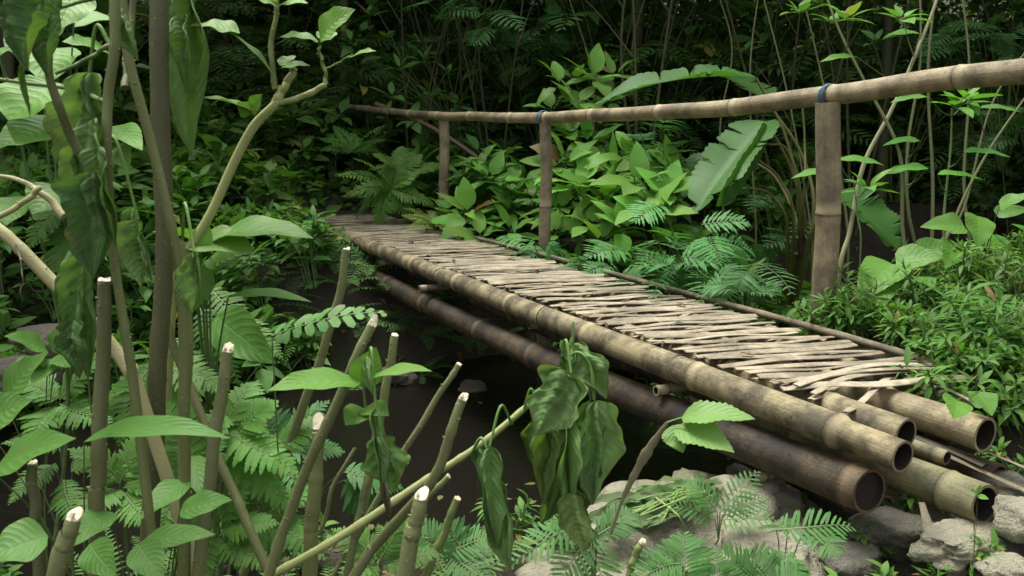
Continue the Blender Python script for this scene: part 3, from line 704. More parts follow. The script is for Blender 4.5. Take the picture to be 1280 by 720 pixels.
# trees added to shade the slope behind the bridge, crowns out of view
def make_tree(h, R, nl_, L):
    o = thing('shade_tree', '', 'tree', (0, 0, 0)); S = Mesh(); Lf = Mesh()
    p = spl([A(0, 0, -.2), A(.1, .05, h*.5), A(.25*rng.normal(), .25*rng.normal(), h)], 14); tube(S, p, [.07, .055, .04], 10, knob=.1)
    C = []
    for i in range(16):
        a = i*2.4; k = .55+.45*i/16; c0 = p[int(k*13)]; e = c0+A(math.cos(a)*R*(.9-.3*k*rng.random()), math.sin(a)*R*(.9-.3*k), R*.25*rng.random())
        q = spl([c0, (c0+e)/2+A(0, 0, .25), e], 8); tube(S, q, [.035, .008], 5); C.append(q[3:])
    C = np.vstack(C); n = nl_; c = C[rng.integers(0, len(C), n)]+rng.normal(size=(n, 3))*A(.42, .42, .22)
    D = rng.normal(size=(n, 3))*A(1, 1, .35); leaves(Lf, 'lance', c, D, nrm(UP+rng.normal(size=(n, 3))*.4), L*(.7+.5*rng.random(n)), L*.42, .5, .2, jit(DG, n), 3, 1)
    S.build('trunk', M_DARKSTEM, o); Lf.build('crown', M_FAR, o); return o
TP = [make_tree(6.4, 2.6, 3000, .34), make_tree(7.2, 3.0, 3400, .34)]
tree_spots = [(-5.5, 9.5), (-2.2, 11.2), (1.4, 10.6), (4.4, 10.2), (7.6, 8.8), (-8.6, 12.5), (-4, 14.5), (-.2, 14.5), (3.6, 14.2), (7.2, 13.2), (-8.0, 7.5), (10.4, 11), (9.5, 5.8), (-6.4, 4.6), (6.6, 5.6), (-1.8, 18.5), (3.2, 18.8), (-7, 18.5), (8.5, 18), (-12, 16), (13, 16), (-3, 23), (3, 24), (9, 23), (-9, 24), (14, 21), (6, 20), (0, 21), (-15, 22)]
for i, (x, y) in enumerate(tree_spots):
    p = gz(x, y, 0); o = TP[i] if i < 2 else dup(TP[i % 2], p, rng.random()*6.28, rng.uniform(.9, 1.15))
    if i < 2: o.location = tuple(p)
    o.name = 'shade_tree'; o['label'] = 'slender dark forest tree added for shade, '+row(p, 11, 16)+where(p); o['group'] = 'trees added for shade around the stream'; o['category'] = 'tree'

# background undergrowth: leaf carpet on the far slope
Gc = Mesh()
n = 42000
d_ = rng.uniform(5, 20, n); px = rng.uniform(-150, 1430, n); X = (px-640)/FPX*d_; Y = d_
s_, t_ = ST(X, Y); ok = (s_ > 4.9)&(~((s_ < 6.6)&(t_ > -.1)&(t_ < .9))); X, Y = X[ok], Y[ok]; n = len(X)
c = np.stack([X, Y, G(X, Y)+rng.random(n)**2*.28], 1)
a = rng.random(n)*6.28
Ls = .07+.014*Y*rng.random(n)
leaves(Gc, 'ovate', c, np.stack([np.cos(a), np.sin(a), .35*rng.normal(size=n)], 1), nrm(UP+rng.normal(size=(n, 3))*.35), Ls, Ls*.5, .5, .25, jit(MG*.9, n, .35), 4, 1)
o = Gc.build('undergrowth', M_FAR); tag(o, 'low leafy undergrowth covering the dark slope behind the stream', 'undergrowth', kind='stuff')
Gw = Mesh(); n = 30000
d_ = rng.uniform(15, 27, n); px = rng.uniform(-400, 1700, n); X = (px-640)/FPX*d_; Y = d_
cl_ = sn(X, Y, 1.1)+.6*sn(X, Y, 2.3, 2); h_ = (2.6+1.0*cl_)*rng.random(n)**.8
a = rng.random(n)*6.28; c = np.stack([X, Y, G(X, Y)+np.maximum(h_, .05)], 1)
leaves(Gw, 'lance', c, np.stack([np.cos(a), np.sin(a), -.2+.3*rng.normal(size=n)], 1), nrm(UP+rng.normal(size=(n, 3))*.4), .22+.2*rng.random(n), .12, .5, .25, jit(DG, n, .35), 3, 1)
o = Gw.build('far_foliage', M_FAR); tag(o, 'dark mass of forest foliage far up the slope', 'foliage', kind='stuff')
# dead leaves on the bare soil
Gd = Mesh(); n = 5000
X = rng.uniform(-5, 5, n); Y = rng.uniform(1.5, 12, n); s_, t_ = ST(X, Y); z = G(X, Y); ok = z > -.83; X, Y, z = X[ok], Y[ok], z[ok]; n = len(X)
a = rng.random(n)*6.28; leaves(Gd, 'ovate', np.stack([X, Y, z+.008], 1), np.stack([np.cos(a), np.sin(a), .1*rng.normal(size=n)], 1), nrm(UP+rng.normal(size=(n, 3))*.3), .05+.06*rng.random(n), .03, .6, .3, jit(A(.13, .085, .045), n, .5), 3, 1)
o = Gd.build('leaf_litter', M_FAR); tag(o, 'brown dead leaves scattered over the banks', 'leaf litter', kind='stuff')

# bank herbs, left centre slope
hb = [make_broad(.50, 8, .19, c_, .42, 7, nl=4) for c_ in (MG*.8, MG*.95, DG, LG*.62)]
scatter(hb, 122, reg(-60, 560, 7.2, 13, lambda x, y: st_ok(5.3)(x, y) and not (st_ok(0, 7.6, -.5, 1.35)(x, y))), ['mid green herb clump', 'lighter green herb clump', 'dark green herb clump', 'yellowish green herb clump'], 'herbs on the far slope', 'herb', 'herb_clump', .95, 1.75, .24, rows=(8.3, 10.2))
hb2 = [make_broad(.5, 6, .2, c_, .34, 6, nl=4, kind='lance') for c_ in (DG*1.3, MG)]
scatter(hb2, 36, reg(560, 1350, 8.5, 15), ['low dark narrow leaved clump', 'low mid green narrow leaved clump'], 'dark herbs behind the shrubs', 'herb', 'herb_clump', .8, 1.5, .4, rows=(10, 12.5))
# taller background shrubs
pb = [make_pinnate(1.9, 9, .55, 9, .16, .028, DG*1.5, M_FAR, nst=5), make_pinnate(1.5, 8, .5, 9, .15, .026, BG_*.9, M_FAR, nst=4), make_pinnate(2.6, 12, .6, 10, .18, .034, DG*1.4, M_FAR, nst=5)]
scatter(pb, 110, reg(-200, 1480, 9.5, 17), ['tall dark feathery shrub', 'shorter blue green feathery shrub', 'very tall loose feathery shrub'], 'feathery shrubs on the far slope', 'shrub', 'feathery_shrub', .8, 1.6, .6, rows=(11.5, 14))
bb = [make_broad(1.7, 9, .26, DG*1.4, .38, 13, nl=4, mat=M_FAR), make_broad(2.4, 9, .28, DG*1.3, .36, 16, nl=4, mat=M_FAR)]
scatter(bb, 80, reg(-200, 1480, 10, 18), ['dark broad leaved shrub', 'tall dark broad leaved shrub'], 'broad leaved shrubs on the far slope', 'shrub', 'leafy_shrub', .8, 1.5, .7, rows=(12, 15))
# thin bare poles of saplings far behind
def make_sap(h):
    o = thing('sapling', '', 'sapling', (0, 0, 0)); S = Mesh(); Lf = Mesh()
    for i in range(3):
        a = rng.random()*6.28; b = A(math.cos(a), math.sin(a), 0); p = spl([b*.05, b*.25*h*.5+UP*h*.5+A(.1*rng.normal(), 0, 0), b*.28*h+UP*h], 14); tube(S, p, [.016, .006], 6, knob=.1)
        for j in range(3):
            c = p[6+2*j]; aa = rng.random()*6.28; e = c+A(math.cos(aa)*.5, math.sin(aa)*.5, .7); tube(S, spl([c, (c+e)/2+A(0, 0, .05), e], 6), [.007, .003], 5)
            rosette(S, Lf, e, UP, 6, .2, col=DG*1.4, nl=4)
    S.build('trunk', M_DARKSTEM, o); Lf.build('crown', M_FAR, o); return o
scatter([make_sap(3.2), make_sap(3.8), make_sap(3.0)], 15, reg(470, 1400, 8, 12.5), ['thin dark three stemmed sapling', 'taller thin dark sapling', 'short thin dark sapling'], 'thin saplings behind the shrubs', 'sapling', 'sapling', .85, 1.3, .6, rows=(9, 10.8))

# under the bridge: ferns and roots hanging on the far bank
uf = [make_fern(9, .5, 14, .11, .02, DG*1.5, nl=3), make_fern(8, .42, 12, .1, .02, DG*1.3, nl=3)]
scatter(uf, 56, lambda: tuple(B(rng.uniform(3.9, 5.1), rng.uniform(-2.6, 1.0))[:2]), ['dark fern over the water', 'smaller dark fern over the water'], 'ferns on the far bank', 'fern', 'fern', .7, 1.2, .25, rows=(5.8, 6.6))
hb3 = [make_broad(.4, 6, .16, DG*1.4, .4, 5, nl=4)]
hb3 += [make_broad(.36, 8, .15, MG*1.0, .42, 6, nl=4), make_broad(.45, 7, .18, MG*1.25, .38, 6, nl=4)]
scatter(hb3, 92, lambda: tuple(B(rng.uniform(4.0, 6.5), rng.uniform(-4.2, -.48))[:2]), ['dark leafy clump on the bank', 'mid green leafy clump on the bank', 'brighter leafy clump on the bank'], 'leafy clumps by the bridge end', 'herb', 'herb_clump', .95, 1.6, .18, rows=(6.8, 8.2))

hb4 = [make_broad(.6, 8, .2, c_, .45, 7, nl=5) for c_ in (MG*1.2, MG, MG*.9)]
def rb4():
    while True:
        px = rng.uniform(540, 1010); d = rng.uniform(5.2, 8.8); x = (px-640)/FPX*d; s_, t_ = ST(x, d)
        if t_ > 1.25 or s_ > 7.4: return x, d
scatter(hb4, 34, rb4, ['leafy clump low among shrubs,', 'mid green leafy clump among shrubs,', 'darker leafy clump among shrubs,'], 'leafy clumps behind the handrail', 'herb', 'herb_clump', .8, 1.35, .26, rows=(6.3, 7.8))
# ---- named shrubs of the middle distance: clusters placed where the leaves stand
def cluster_plant(name, label, cat, base, cl, L, col, wr=.45, kind='ovate', n=6, r=.008, axis=(0, -.75, 1), nl=8, droop=.45, rip=.03, mat=M_LEAF, stemm=M_GREEN, mid=.5, spread=.9, nh=1, pet=.18, spurs=4):
    o = thing(name, label, cat, base); S = Mesh(); Lf = Mesh()
    for c in cl:
        e = P(*c[:3]); k = c[3] if len(c) > 3 else 1.0
        m_ = base*(1-mid)+e*mid+A(.06*rng.normal(), .06*rng.normal(), .12*abs(rng.normal()))
        m_ = lerp(m_, A(base[0]*.6+e[0]*.4, base[1]*.6+e[1]*.4, m_[2]), .5)
        p = spl([base+A(.03*rng.normal(), .03*rng.normal(), -.03), m_, e], 14); tube(S, p, [r, r*.45], 6, knob=.1)
        rosette(S, Lf, e, A(*axis)+rng.normal(size=3)*.25, n, L*k, wr, kind, col*(.85+.3*rng.random()), spread, droop, nl=nl, rip=rip, nh=nh, pet=pet)
        for j in range(spurs):
            i = int(rng.integers(5, 13)); a = rng.random()*6.28; D = A(math.cos(a), math.sin(a)-.3, .3); b2 = p[i]+D*.05
            lines(S, p[i], b2, .002, .0015)
            l_ = L*k*(.6+.3*rng.random()); leaves(Lf, kind, b2, D, UP+A(*axis)*.3, l_, l_*wr, droop, .2, jit(col*.9, 1), nl, nh, rip)
    S.build('stem', stemm, o); Lf.build('foliage', mat, o); return o
cluster_plant('leafy_shrub', 'bright broad leaved shrub beside the far side of the rail post nearest the far end', 'shrub', gz(-.15, 8.0), [(585, 266, 7.1), (612, 222, 7.4, .8), (640, 262, 7.2, .9), (600, 296, 6.9, .8), (575, 283, 7.2, .9), (655, 232, 7.6, .8), (640, 290, 7.0, .8), (560, 262, 7.6, .7)], .37, LG*1.25, .48)
cluster_plant('leafy_shrub', 'bright light green shrub filling the gap right of the middle rail post', 'shrub', gz(.75, 7.2), [(705, 205, 6.8), (735, 180, 7.2, .9), (722, 232, 6.6), (752, 245, 6.5), (700, 262, 6.7, .8), (765, 215, 6.8), (740, 280, 6.3, .8), (712, 165, 7.2, .8), (768, 270, 6.3, .8), (695, 290, 6.5, .7), (752, 300, 6.1, .7), (672, 250, 7.2, .8)], .38, LG*1.25, .5, n=7)
cluster_plant('leafy_shrub', 'light green shrub with one yellowing leaf in front of the banana leaves', 'shrub', gz(1.35, 6.6), [(800, 232, 6.2), (835, 242, 6.1, .9), (812, 265, 6.0), (788, 196, 6.5, .9), (845, 215, 6.3, .8), (780, 285, 6.0, .8), (820, 200, 6.5, .8)], .38, LG*1.2, .5, n=6)
cluster_plant('leafy_shrub', 'tall leafy shrub whose top leaves show just above the handrail', 'shrub', gz(.85, 8.2), [(700, 106, 7.2), (742, 98, 7.2), (722, 128, 7.0), (768, 94, 7.4), (690, 138, 7.2, .8), (716, 95, 7.6, .8), (760, 125, 7.4, .8)], .34, LG*.95, .42, n=6)
cluster_plant('leafy_shrub', 'mid green bushy shrub low behind the middle of the deck edge', 'shrub', gz(1.7, 6.2), [(870, 300, 6.0), (900, 330, 5.6), (800, 330, 5.8), (760, 330, 6.0), (930, 350, 5.4), (690, 312, 6.6), (720, 325, 6.3)], .2, MG*.9, .42, n=7)
cluster_plant('leafy_shrub', 'dark shrub standing behind the rail post nearest the far end', 'shrub', gz(-.4, 9.5), [(500, 85, 8.6), (530, 75, 8.8), (560, 90, 8.9), (540, 120, 8.6), (515, 150, 8.6), (490, 120, 8.7), (570, 130, 8.8), (600, 190, 8.6), (560, 210, 8.4)], .26, DG*1.5, .36, n=6, kind='lance')
def mixed_pinnate(label, base, fr, L, pairs, pl, pw, col, shape='even', d_=None, r=.005, nl=6, serr=.25, name='feathery_shrub', droop=.6, mat=M_FERN, cat='shrub', N=(0, -.45, 1), pdroop=.4, kind='pinna'):
    o = thing(name, label, cat, base); S = Mesh(); Lf = Mesh()
    hub = np.mean([P(*f[0]) for f in fr], axis=0); hub = lerp(A(*base), hub, .6); tube(S, spl([A(*base), lerp(A(*base), hub, .5)+A(.03*rng.normal(), .03, 0), hub], 10), [r*1.3, r], 6)
    for f in fr:
        a, b = P(*f[0]), P(*f[1]); k = f[2] if len(f) > 2 else 1.0
        p = spl([hub, lerp(hub, a, .6)+A(0, 0, .03), a], 8); tube(S, p, [r*.8, r*.5], 5)
        l_ = np.linalg.norm(b-a); D = b-a
        frond(S, Lf, a, nrm(D)+UP*.25*droop, N, l_*1.05, pairs, pl*k, pw*k, col*(.85+.3*rng.random()), droop, kind, shape, nl=nl, serr=serr, bare=.06, pdroop=pdroop)
    S.build('stem', M_GREEN, o); Lf.build('foliage', mat, o); return o
def burst(cx, cy, d, n, R, dd=.3):
    out = []
    for i in range(n):
        a = rng.random()*6.28; x = cx+rng.normal()*R*.45; y = cy+rng.normal()*R*.3; l_ = R*(.55+.4*rng.random())
        out.append(((x, y, d+dd*rng.normal()*.5), (x+math.cos(a)*l_, y+math.sin(a)*l_*.35+4, d+dd*rng.normal()*.7)))
    return out
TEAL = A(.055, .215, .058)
mixed_pinnate('feathery blue green shrub leaning over the deck edge between the two nearer posts', gz(1.5, 5.7), burst(855, 312, 5.0, 20, 70), .3, 11, .15, .024, TEAL*1.1, 'even')
mixed_pinnate('darker feathery shrub just behind the deck edge left of the nearest rail post', gz(1.6, 5.4), burst(920, 350, 4.7, 20, 52), .3, 10, .13, .022, TEAL*.8, 'even')
mixed_pinnate('small bright feathery plant at the foot of the middle rail post', gz(.45, 6.6), burst(672, 312, 6.1, 7, 36, .15), .3, 8, .13, .028, TEAL*1.3, 'even')
mixed_pinnate('feathery plant between the foot of the middle post and the deck edge', gz(.8, 6.3), burst(745, 338, 5.5, 12, 45, .2), .3, 9, .12, .022, TEAL*.85, 'even')
mixed_pinnate('feathery sprays rising among the broad leaves just below the handrail', gz(1.3, 6.9), burst(820, 178, 6.4, 8, 45)+burst(850, 200, 6.4, 4, 40), .3, 8, .15, .03, TEAL*.9, 'even')
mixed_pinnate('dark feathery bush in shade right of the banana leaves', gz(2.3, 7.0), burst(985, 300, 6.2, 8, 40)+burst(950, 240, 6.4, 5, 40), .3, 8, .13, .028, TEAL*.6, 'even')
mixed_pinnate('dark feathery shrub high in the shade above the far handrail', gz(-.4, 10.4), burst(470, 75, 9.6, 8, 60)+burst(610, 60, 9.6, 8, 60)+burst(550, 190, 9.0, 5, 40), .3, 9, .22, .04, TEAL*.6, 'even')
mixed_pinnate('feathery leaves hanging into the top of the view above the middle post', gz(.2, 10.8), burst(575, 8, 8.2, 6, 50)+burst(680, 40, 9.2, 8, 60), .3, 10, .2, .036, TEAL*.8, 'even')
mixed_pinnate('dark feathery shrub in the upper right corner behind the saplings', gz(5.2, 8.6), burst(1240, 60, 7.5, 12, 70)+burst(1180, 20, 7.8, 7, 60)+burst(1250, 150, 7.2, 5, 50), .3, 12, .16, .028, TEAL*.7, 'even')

# ferns at the far end of the deck
def fern_at(label, base, fr, pairs, pl, pw, col, nl=5, serr=.3, shape='fern', droop=.7, N=(0, -.6, 1)):
    return mixed_pinnate(label, base, fr, 0, pairs, pl, pw, col, shape, r=.004, nl=nl, serr=serr, name='fern', cat='fern', droop=droop, N=N)
def fan(cx, cy, d, n, R, a0, a1, ys=.8, dd=.2):
    return [((cx, cy, d), (cx+math.cos(a)*R*q, cy-math.sin(a)*R*q*ys, d+dd*rng.normal())) for a, q in zip(np.linspace(a0, a1, n), .75+.35*rng.random(n))]
fern_at('large pale green fern beside the far end of the deck', gz(-1.0, 8.3), fan(488, 235, 7.8, 11, 62, -1.6, 4.4)+fan(500, 215, 7.9, 5, 50, .3, 2.8), 16, .16, .036, LG*.75, serr=.3, nl=8)
fern_at('small bright fern against the foot of the post nearest the far end', gz(-.72, 7.9), fan(545, 283, 7.35, 8, 42, .2, 3.0), 16, .10, .02, YG*.75)
fern_at('pale fern standing on the slope left of the big fern', gz(-1.7, 9.2), fan(440, 190, 8.8, 7, 50, .2, 2.9), 15, .12, .03, MG*1.2)

# banana plant
def single(name, parent, mat, b, t, W_, N, kind, col, nl=14, nh=3, droop=.5, rip=.03, fold=.2, serr=0.0, curl=0.0, twist=0.0):
    b = A(*b); t = A(*t); D = t-b; L = np.linalg.norm(D)*(1+.04*abs(droop)**2)
    Dn = nrm(D); X = np.cross(Dn, A(*N)); Z = np.cross(nrm(X), Dn); D2 = Dn*math.cos(droop/2)+Z*math.sin(droop/2)
    M = Mesh(); leaves(M, kind, b, D2, np.cross(nrm(X), D2), L, W_, droop, fold, A(*col), nl, nh, rip, serr=serr, curl=curl, twist=twist)
    return M.build(name, mat, parent)
bn = thing('banana_plant', 'banana plant with long arching leaves behind the handrail between the two nearer posts', 'banana plant', gz(2.15, 6.7))
b0 = A(*bn['_w'])
def petiole(pts, r, mat=M_DARKSTEM, parent=bn, name='leaf_stalk', col=(1.6, 1.4, 1.0)):
    M = Mesh(); tube(M, spl(pts, 16), r, 8, col); return M.build(name, mat, parent)
BC = A(.036, .145, .026)
for pts, (tip, W_, N_, dr, cl_) in (
    ([b0, P(1000, 300, 6.3), P(985, 180, 6.3), P(945, 97, 6.35)], ((742, 132, 6.5), .36, (.1, -.24, 1), .55, BC*1.05)),
    ([b0, P(1005, 300, 6.2), P(990, 215, 6.1), P(958, 152, 6.0)], ((870, 265, 5.6), .40, (-.75, -.75, .55), .25, BC)),
    ([b0, P(1010, 310, 6.0), P(1025, 262, 5.9), P(1048, 240, 5.8)], ((1122, 312, 5.6), .38, (.5, -.8, .6), .35, BC*1.0)),
    ([b0, P(1000, 320, 6.4), P(975, 230, 6.6), P(930, 195, 6.7)], ((850, 225, 6.9), .36, (.0, -.5, 1), .5, BC*.7)),
    ([b0, P(1015, 290, 6.5), P(1005, 200, 6.6), P(960, 128, 6.7)], ((880, 92, 7.2), .34, (.3, -.5, 1), .5, BC*.9))):
    petiole(pts, [.02, .010]); single('leaf', bn, M_BAN, pts[-1], P(*tip), W_, N_, 'banana', cl_, 90, 5, dr, .035, .30, serr=.015)
o = single('leaf', bn, M_BAN, P(960, 158, 5.95), P(895, 258, 5.5), .17, (.9, -.3, .3), 'strap', BC*.7, 20, 2, .2, .03, .1, serr=.06)
for pts in ([b0, P(985, 300, 6.0), P(965, 245, 5.9), P(935, 235, 5.8)], [b0, P(992, 290, 5.9), P(975, 225, 5.8), P(948, 200, 5.7)], [b0, P(1000, 270, 6.0), P(985, 190, 5.9), P(960, 180, 5.8)], [b0+A(.05, 0, 0), P(1003, 260, 6.1), P(1006, 180, 6.1), P(1002, 120, 6.1)]): petiole(pts, [.014, .006])
M = Mesh(); leaves(M, 'lance', P(1000, 285, 5.9), (.05, -.1, -1), (0, -1, 0), .26, .07, .3, .9, (.13, .06, .035), 10, 2, .15); M.build('dead_leaf', M_DEAD, bn)

# big leaf vines right of the nearest post
def leafset(name, label, cat, base, items, stemm=M_GREEN, sr=.005, kind='heart', mat=M_LEAF, nl=12, nh=3, group=None):
    """items: (leaf base pixel, tip pixel, width m, normal, colour, droop)"""
    o = thing(name, label, cat, base); S = Mesh()
    mean = np.mean([P(*it[0]) for it in items], axis=0); top = lerp(A(*base), mean, .8); mc = spl([A(*base), lerp(A(*base), top, .5)+A(.05*rng.normal(), .04, 0), top], 14); tube(S, mc, [sr*1.4, sr], 8, knob=.1)
    for it in items:
        b = P(*it[0]); j = int(rng.integers(9, 14)); tube(S, spl([mc[j], lerp(mc[j], b, .5)+A(0, 0, .03), b], 8), [sr*.7, sr*.4], 6)
    S.build('stem', stemm, o)
    for it in items:
        single('leaf', o, mat, P(*it[0]), P(*it[1]), it[2], it[3], it[6] if len(it) > 6 else kind, it[4], nl, nh, it[5], .03, .18)
    return o
leafset('broad_leaf_vine', 'vine with a hanging pointed heart leaf at the right below the handrail', 'vine', gz(2.7, 4.7), [((1222, 270, 4.2), (1222, 310, 4.1), .16, (0, -1, .35), LG*.9, .3), ((1205, 283, 4.4), (1150, 284, 4.4), .16, (0, -.7, 1), LG*.8, .4), ((1190, 308, 4.3), (1180, 335, 4.1), .15, (.2, -.8, .6), LG*.9, .5), ((1250, 258, 4.3), (1292, 244, 4.2), .12, (0, -.6, 1), LG*.8, .4), ((1245, 268, 4.4), (1290, 262, 4.4), .10, (0, -.7, 1), MG, .4)])
leafset('broad_leaf_plant', 'low plant with big pale rounded leaves right of the nearest post foot', 'plant', gz(2.0, 4.45), [((1115, 330, 4.2), (1072, 378, 4.0), .22, (-.4, -.8, .8), LG*.95, .5), ((1120, 328, 4.3), (1180, 322, 4.2), .2, (.1, -.7, 1), LG*.85, .5), ((1140, 345, 4.2), (1165, 362, 4.0), .16, (.2, -.8, 1), MG*1.2, .5), ((1105, 340, 4.2), (1090, 400, 3.9), .17, (-.3, -1, .4), LG*.8, .4), ((1150, 318, 4.5), (1198, 305, 4.5), .17, (.2, -.7, 1), MG*1.1, .4)])
leafset('heart_leaf_vine', 'small vine with a pair of heart shaped leaves over the hollow pole end', 'vine', gz(2.05, 3.05), [((1196, 500, 2.75), (1192, 524, 2.68), .10, (0, -.8, .7), LG*1.0, .3), ((1222, 490, 2.85), (1240, 520, 2.75), .10, (0, -.8, .7), MG*1.1, .3), ((1215, 505, 2.9), (1232, 498, 2.9), .06, (0, -.6, 1), MG, .3)], sr=.0025, nl=10)

# herbs with narrow leaves on the bank by the nearest post
nh_ = []
for c_, l_ in ((LG*.7, .11), (LG*.58, .085), (MG*1.15, .12), (LG*.78, .10), (MG*.95, .09)):
    nh_.append(make_broad(.36, 9, l_, c_, .19, 14, 'lance', M_LEAF, .55, nl=5, droop=.7, term=6))
    nh_[-1].name = 'narrow_leaf_herb'
def rb():
    while True:
        s = rng.uniform(.0, 2.3); t = rng.uniform(.93, 3.1)
        if s > .25 or t > 1.15: return tuple(B(s, t)[:2])
scatter(nh_, 105, rb, ['light green narrow leaved herb', 'green narrow leaved herb', 'mid green narrow leaved herb', 'palest narrow leaved herb', 'darkest narrow leaved herb'], 'narrow leaved herbs by the nearest post', 'herb', 'narrow_leaf_herb', .6, 1.1, .12, -.02, rows=(3.6, 4.4), wh=w_right)
scatter([make_broad(.24, 8, .085, LG*.7, .24, 10, 'lance', M_LEAF, .7, nl=5, droop=.7, term=6), make_broad(.2, 7, .08, MG, .4, 6, nl=5)], 22, lambda: tuple(B(rng.uniform(-.45, .4), rng.uniform(.72, 1.7))[:2]), ['small narrow leaved herb', 'small rounded leaved herb'], 'herbs above the hollow pole ends', 'herb', 'narrow_leaf_herb', .7, 1.2, .1, -.01, rows=(2.9, 3.3), wh=w_right)
scatter([make_fern(8, .34, 14, .06, .013, FG*.75, nl=4), make_fern(7, .3, 12, .055, .012, MG, nl=4)], 12, lambda: tuple(B(rng.uniform(.3, 2.0), rng.uniform(1.0, 2.6))[:2]), ['fern among the narrow leaved herbs', 'darker fern among the narrow leaved herbs'], 'ferns on the bank by the nearest post', 'fern', 'fern', .8, 1.2, .3, .06, rows=(3.6, 4.4), wh=w_right)
rl = [make_broad(.75, 7, .24, LG*.75, .46, 7, nl=6), make_broad(.6, 7, .2, MG*1.2, .44, 7, nl=6)]
scatter(rl, 16, reg(1035, 1310, 4.9, 6.8), ['light green broad leaved clump', 'mid green broad leaved clump'], 'broad leaved clumps between the saplings', 'shrub', 'leafy_shrub', .8, 1.2, .32, rows=(5.5, 6.2))
lw = [make_broad(.26, 8, .08, MG*1.1, .26, 10, 'lance', M_LEAF, .7, nl=5, droop=.7, term=6), make_broad(.18, 7, .07, LG*.65, .42, 6, nl=5), make_fern(7, .24, 12, .045, .010, MG*1.1, nl=4)]
scatter(lw, 30, reg(1150, 1310, 2.75, 3.7, lambda x, y: ST(x, y)[1] > .66), ['narrow leaved weed', 'rounded leaved weed', 'small fern'], 'weeds above the rotten pole ends', 'weed', 'small_weed', .8, 1.3, .1, -.01, rows=(3.0, 3.35), wh=w_right)
fb = [make_broad(.34, 7, .15, MG*1.0, .42, 6, nl=4), make_broad(.3, 7, .13, DG*1.4, .42, 6, nl=4), make_fern(9, .42, 14, .08, .017, MG*.9, nl=4)]
scatter(fb, 34, lambda: tuple(B(rng.uniform(4.15, 5.9), rng.uniform(-1.9, -.3))[:2]), ['mid green bank plant', 'dark bank plant', 'bank fern'], 'plants on the bank under the far deck end', 'bank plant', 'bank_plant', .8, 1.25, .17, rows=(6.4, 7.2))
def rb2(): return tuple(B(rng.uniform(1.4, 3.2), rng.uniform(1.1, 2.4))[:2])
mh = [make_broad(.55, 7, .16, MG*.9, .4, 7, nl=5), make_broad(.6, 7, .15, MG*.8, .36, 7, nl=5)]
scatter(mh, 12, rb2, 'mid green leafy clump in the hollow behind the nearest post', 'leafy clumps behind the nearest post', 'herb', 'herb_clump', .8, 1.2, .25)

eh = [make_broad(.2, 8, .085, c_, .24, 10, 'lance', M_LEAF, .7, nl=5, droop=.7, term=6) for c_ in (LG*.8, MG*1.2)]
scatter(eh, 16, lambda: tuple(B(rng.uniform(.35, 1.9), rng.uniform(.87, .98))[:2]), ['small light herb on the deck edge', 'small dark herb on the deck edge'], 'small herbs along the deck edge', 'herb', 'narrow_leaf_herb', .8, 1.2, .07, 0, rows=(3.6, 4.2), wh=w_right)
# saplings at the upper right
def sapling(label, path, r, lv=(), L=.21, col=MG*1.4, mat=M_STEM, stemcol=(1, 1, 1)):
    pts = [P(*q) for q in path]; base = gz(pts[0][0], pts[0][1], -.03); o = thing('sapling', label, 'sapling', base)
    S = Mesh(); tube(S, spl([base]+pts, 30), [r, r*.9, r*.55], 8, stemcol, knob=.12)
    Lf = Mesh(); cl = spl([base]+pts, 40)
    for q in lv:
        e = P(*q[:3]); i = int(np.argmin(np.linalg.norm(cl-e, axis=1))); a_ = cl[max(i-2, 0)]
        tube(S, spl([a_, (a_+e)/2+A(0, 0, -.02), e], 8), [.005, .0025], 5)
        if len(q) > 3 and q[3] == 'r': rosette(S, Lf, e, (0, -.3, 1), 7, L, .42, 'ovate', col, .95, .35, nl=8, rip=.02, nh=1)
        else:
            sg = 1 if (len(q) > 3 and q[3] == 'R') else -1
            leaves(Lf, 'ovate', e, (sg, -.25, .1), (.1*rng.normal(), -.32, 1), L*1.25, L*.5, .45, .2, jit(col, 1), 12, 2, .03)
    S.build('trunk', mat, o)
    if Lf.n: Lf.build('foliage', M_LEAF, o)
    return o
sapling('pale sapling leaning right that crosses behind the handrail above the nearest post', [(1048, 350, 5.6), (1062, 290, 5.6), (1080, 205, 5.6), (1118, 130, 5.6), (1160, 30, 5.6), (1185, -40, 5.6)], .017, [(1150, 42, 5.5, 'L'), (1128, 20, 5.4, 'r')], mat=M_PALE)
sapling('forked sapling with a slender stem leaning left behind the handrail', [(1132, 360, 5.4), (1128, 280, 5.4), (1124, 190, 5.4), (1085, 110, 5.5), (1050, 40, 5.6), (1020, -40, 5.7)], .013, [(1150, 212, 5.3, 'L'), (1060, 20, 5.4, 'r')])
sapling('upright sapling right of the fork with three single leaves', [(1150, 360, 5.7), (1135, 260, 5.6), (1135, 180, 5.6), (1150, 80, 5.6), (1150, -30, 5.6)], .012, [(1150, 176, 5.4, 'L'), (1160, 210, 5.3, 'L'), (1072, 72, 5.4, 'L')])
sapling('straight sapling carrying a leaf rosette under the handrail at the right', [(1180, 350, 5.0), (1180, 270, 5.0), (1188, 190, 5.0), (1190, 135, 5.0)], .009, [(1195, 128, 4.9, 'r'), (1208, 120, 4.95, 'r'), (1205, 190, 4.8, 'R'), (1172, 218, 4.9, 'R'), (1162, 122, 4.9, 'L')], L=.20, col=MG*1.5, mat=M_GREEN)
sapling('long sapling leaning right past the right end of the handrail', [(1170, 350, 5.9), (1195, 270, 5.9), (1235, 190, 5.9), (1290, 110, 5.9)], .012, [(1225, 135, 5.7, 'R')])
sapling('thin sapling leaning far right across the corner', [(1165, 330, 6.2), (1205, 260, 6.2), (1240, 130, 6.2), (1300, 40, 6.2)], .010)
sapling('bare thin sapling left of the nearest post', [(1015, 330, 6.9), (1010, 260, 6.9), (985, 120, 6.9), (950, -20, 6.9)], .010)
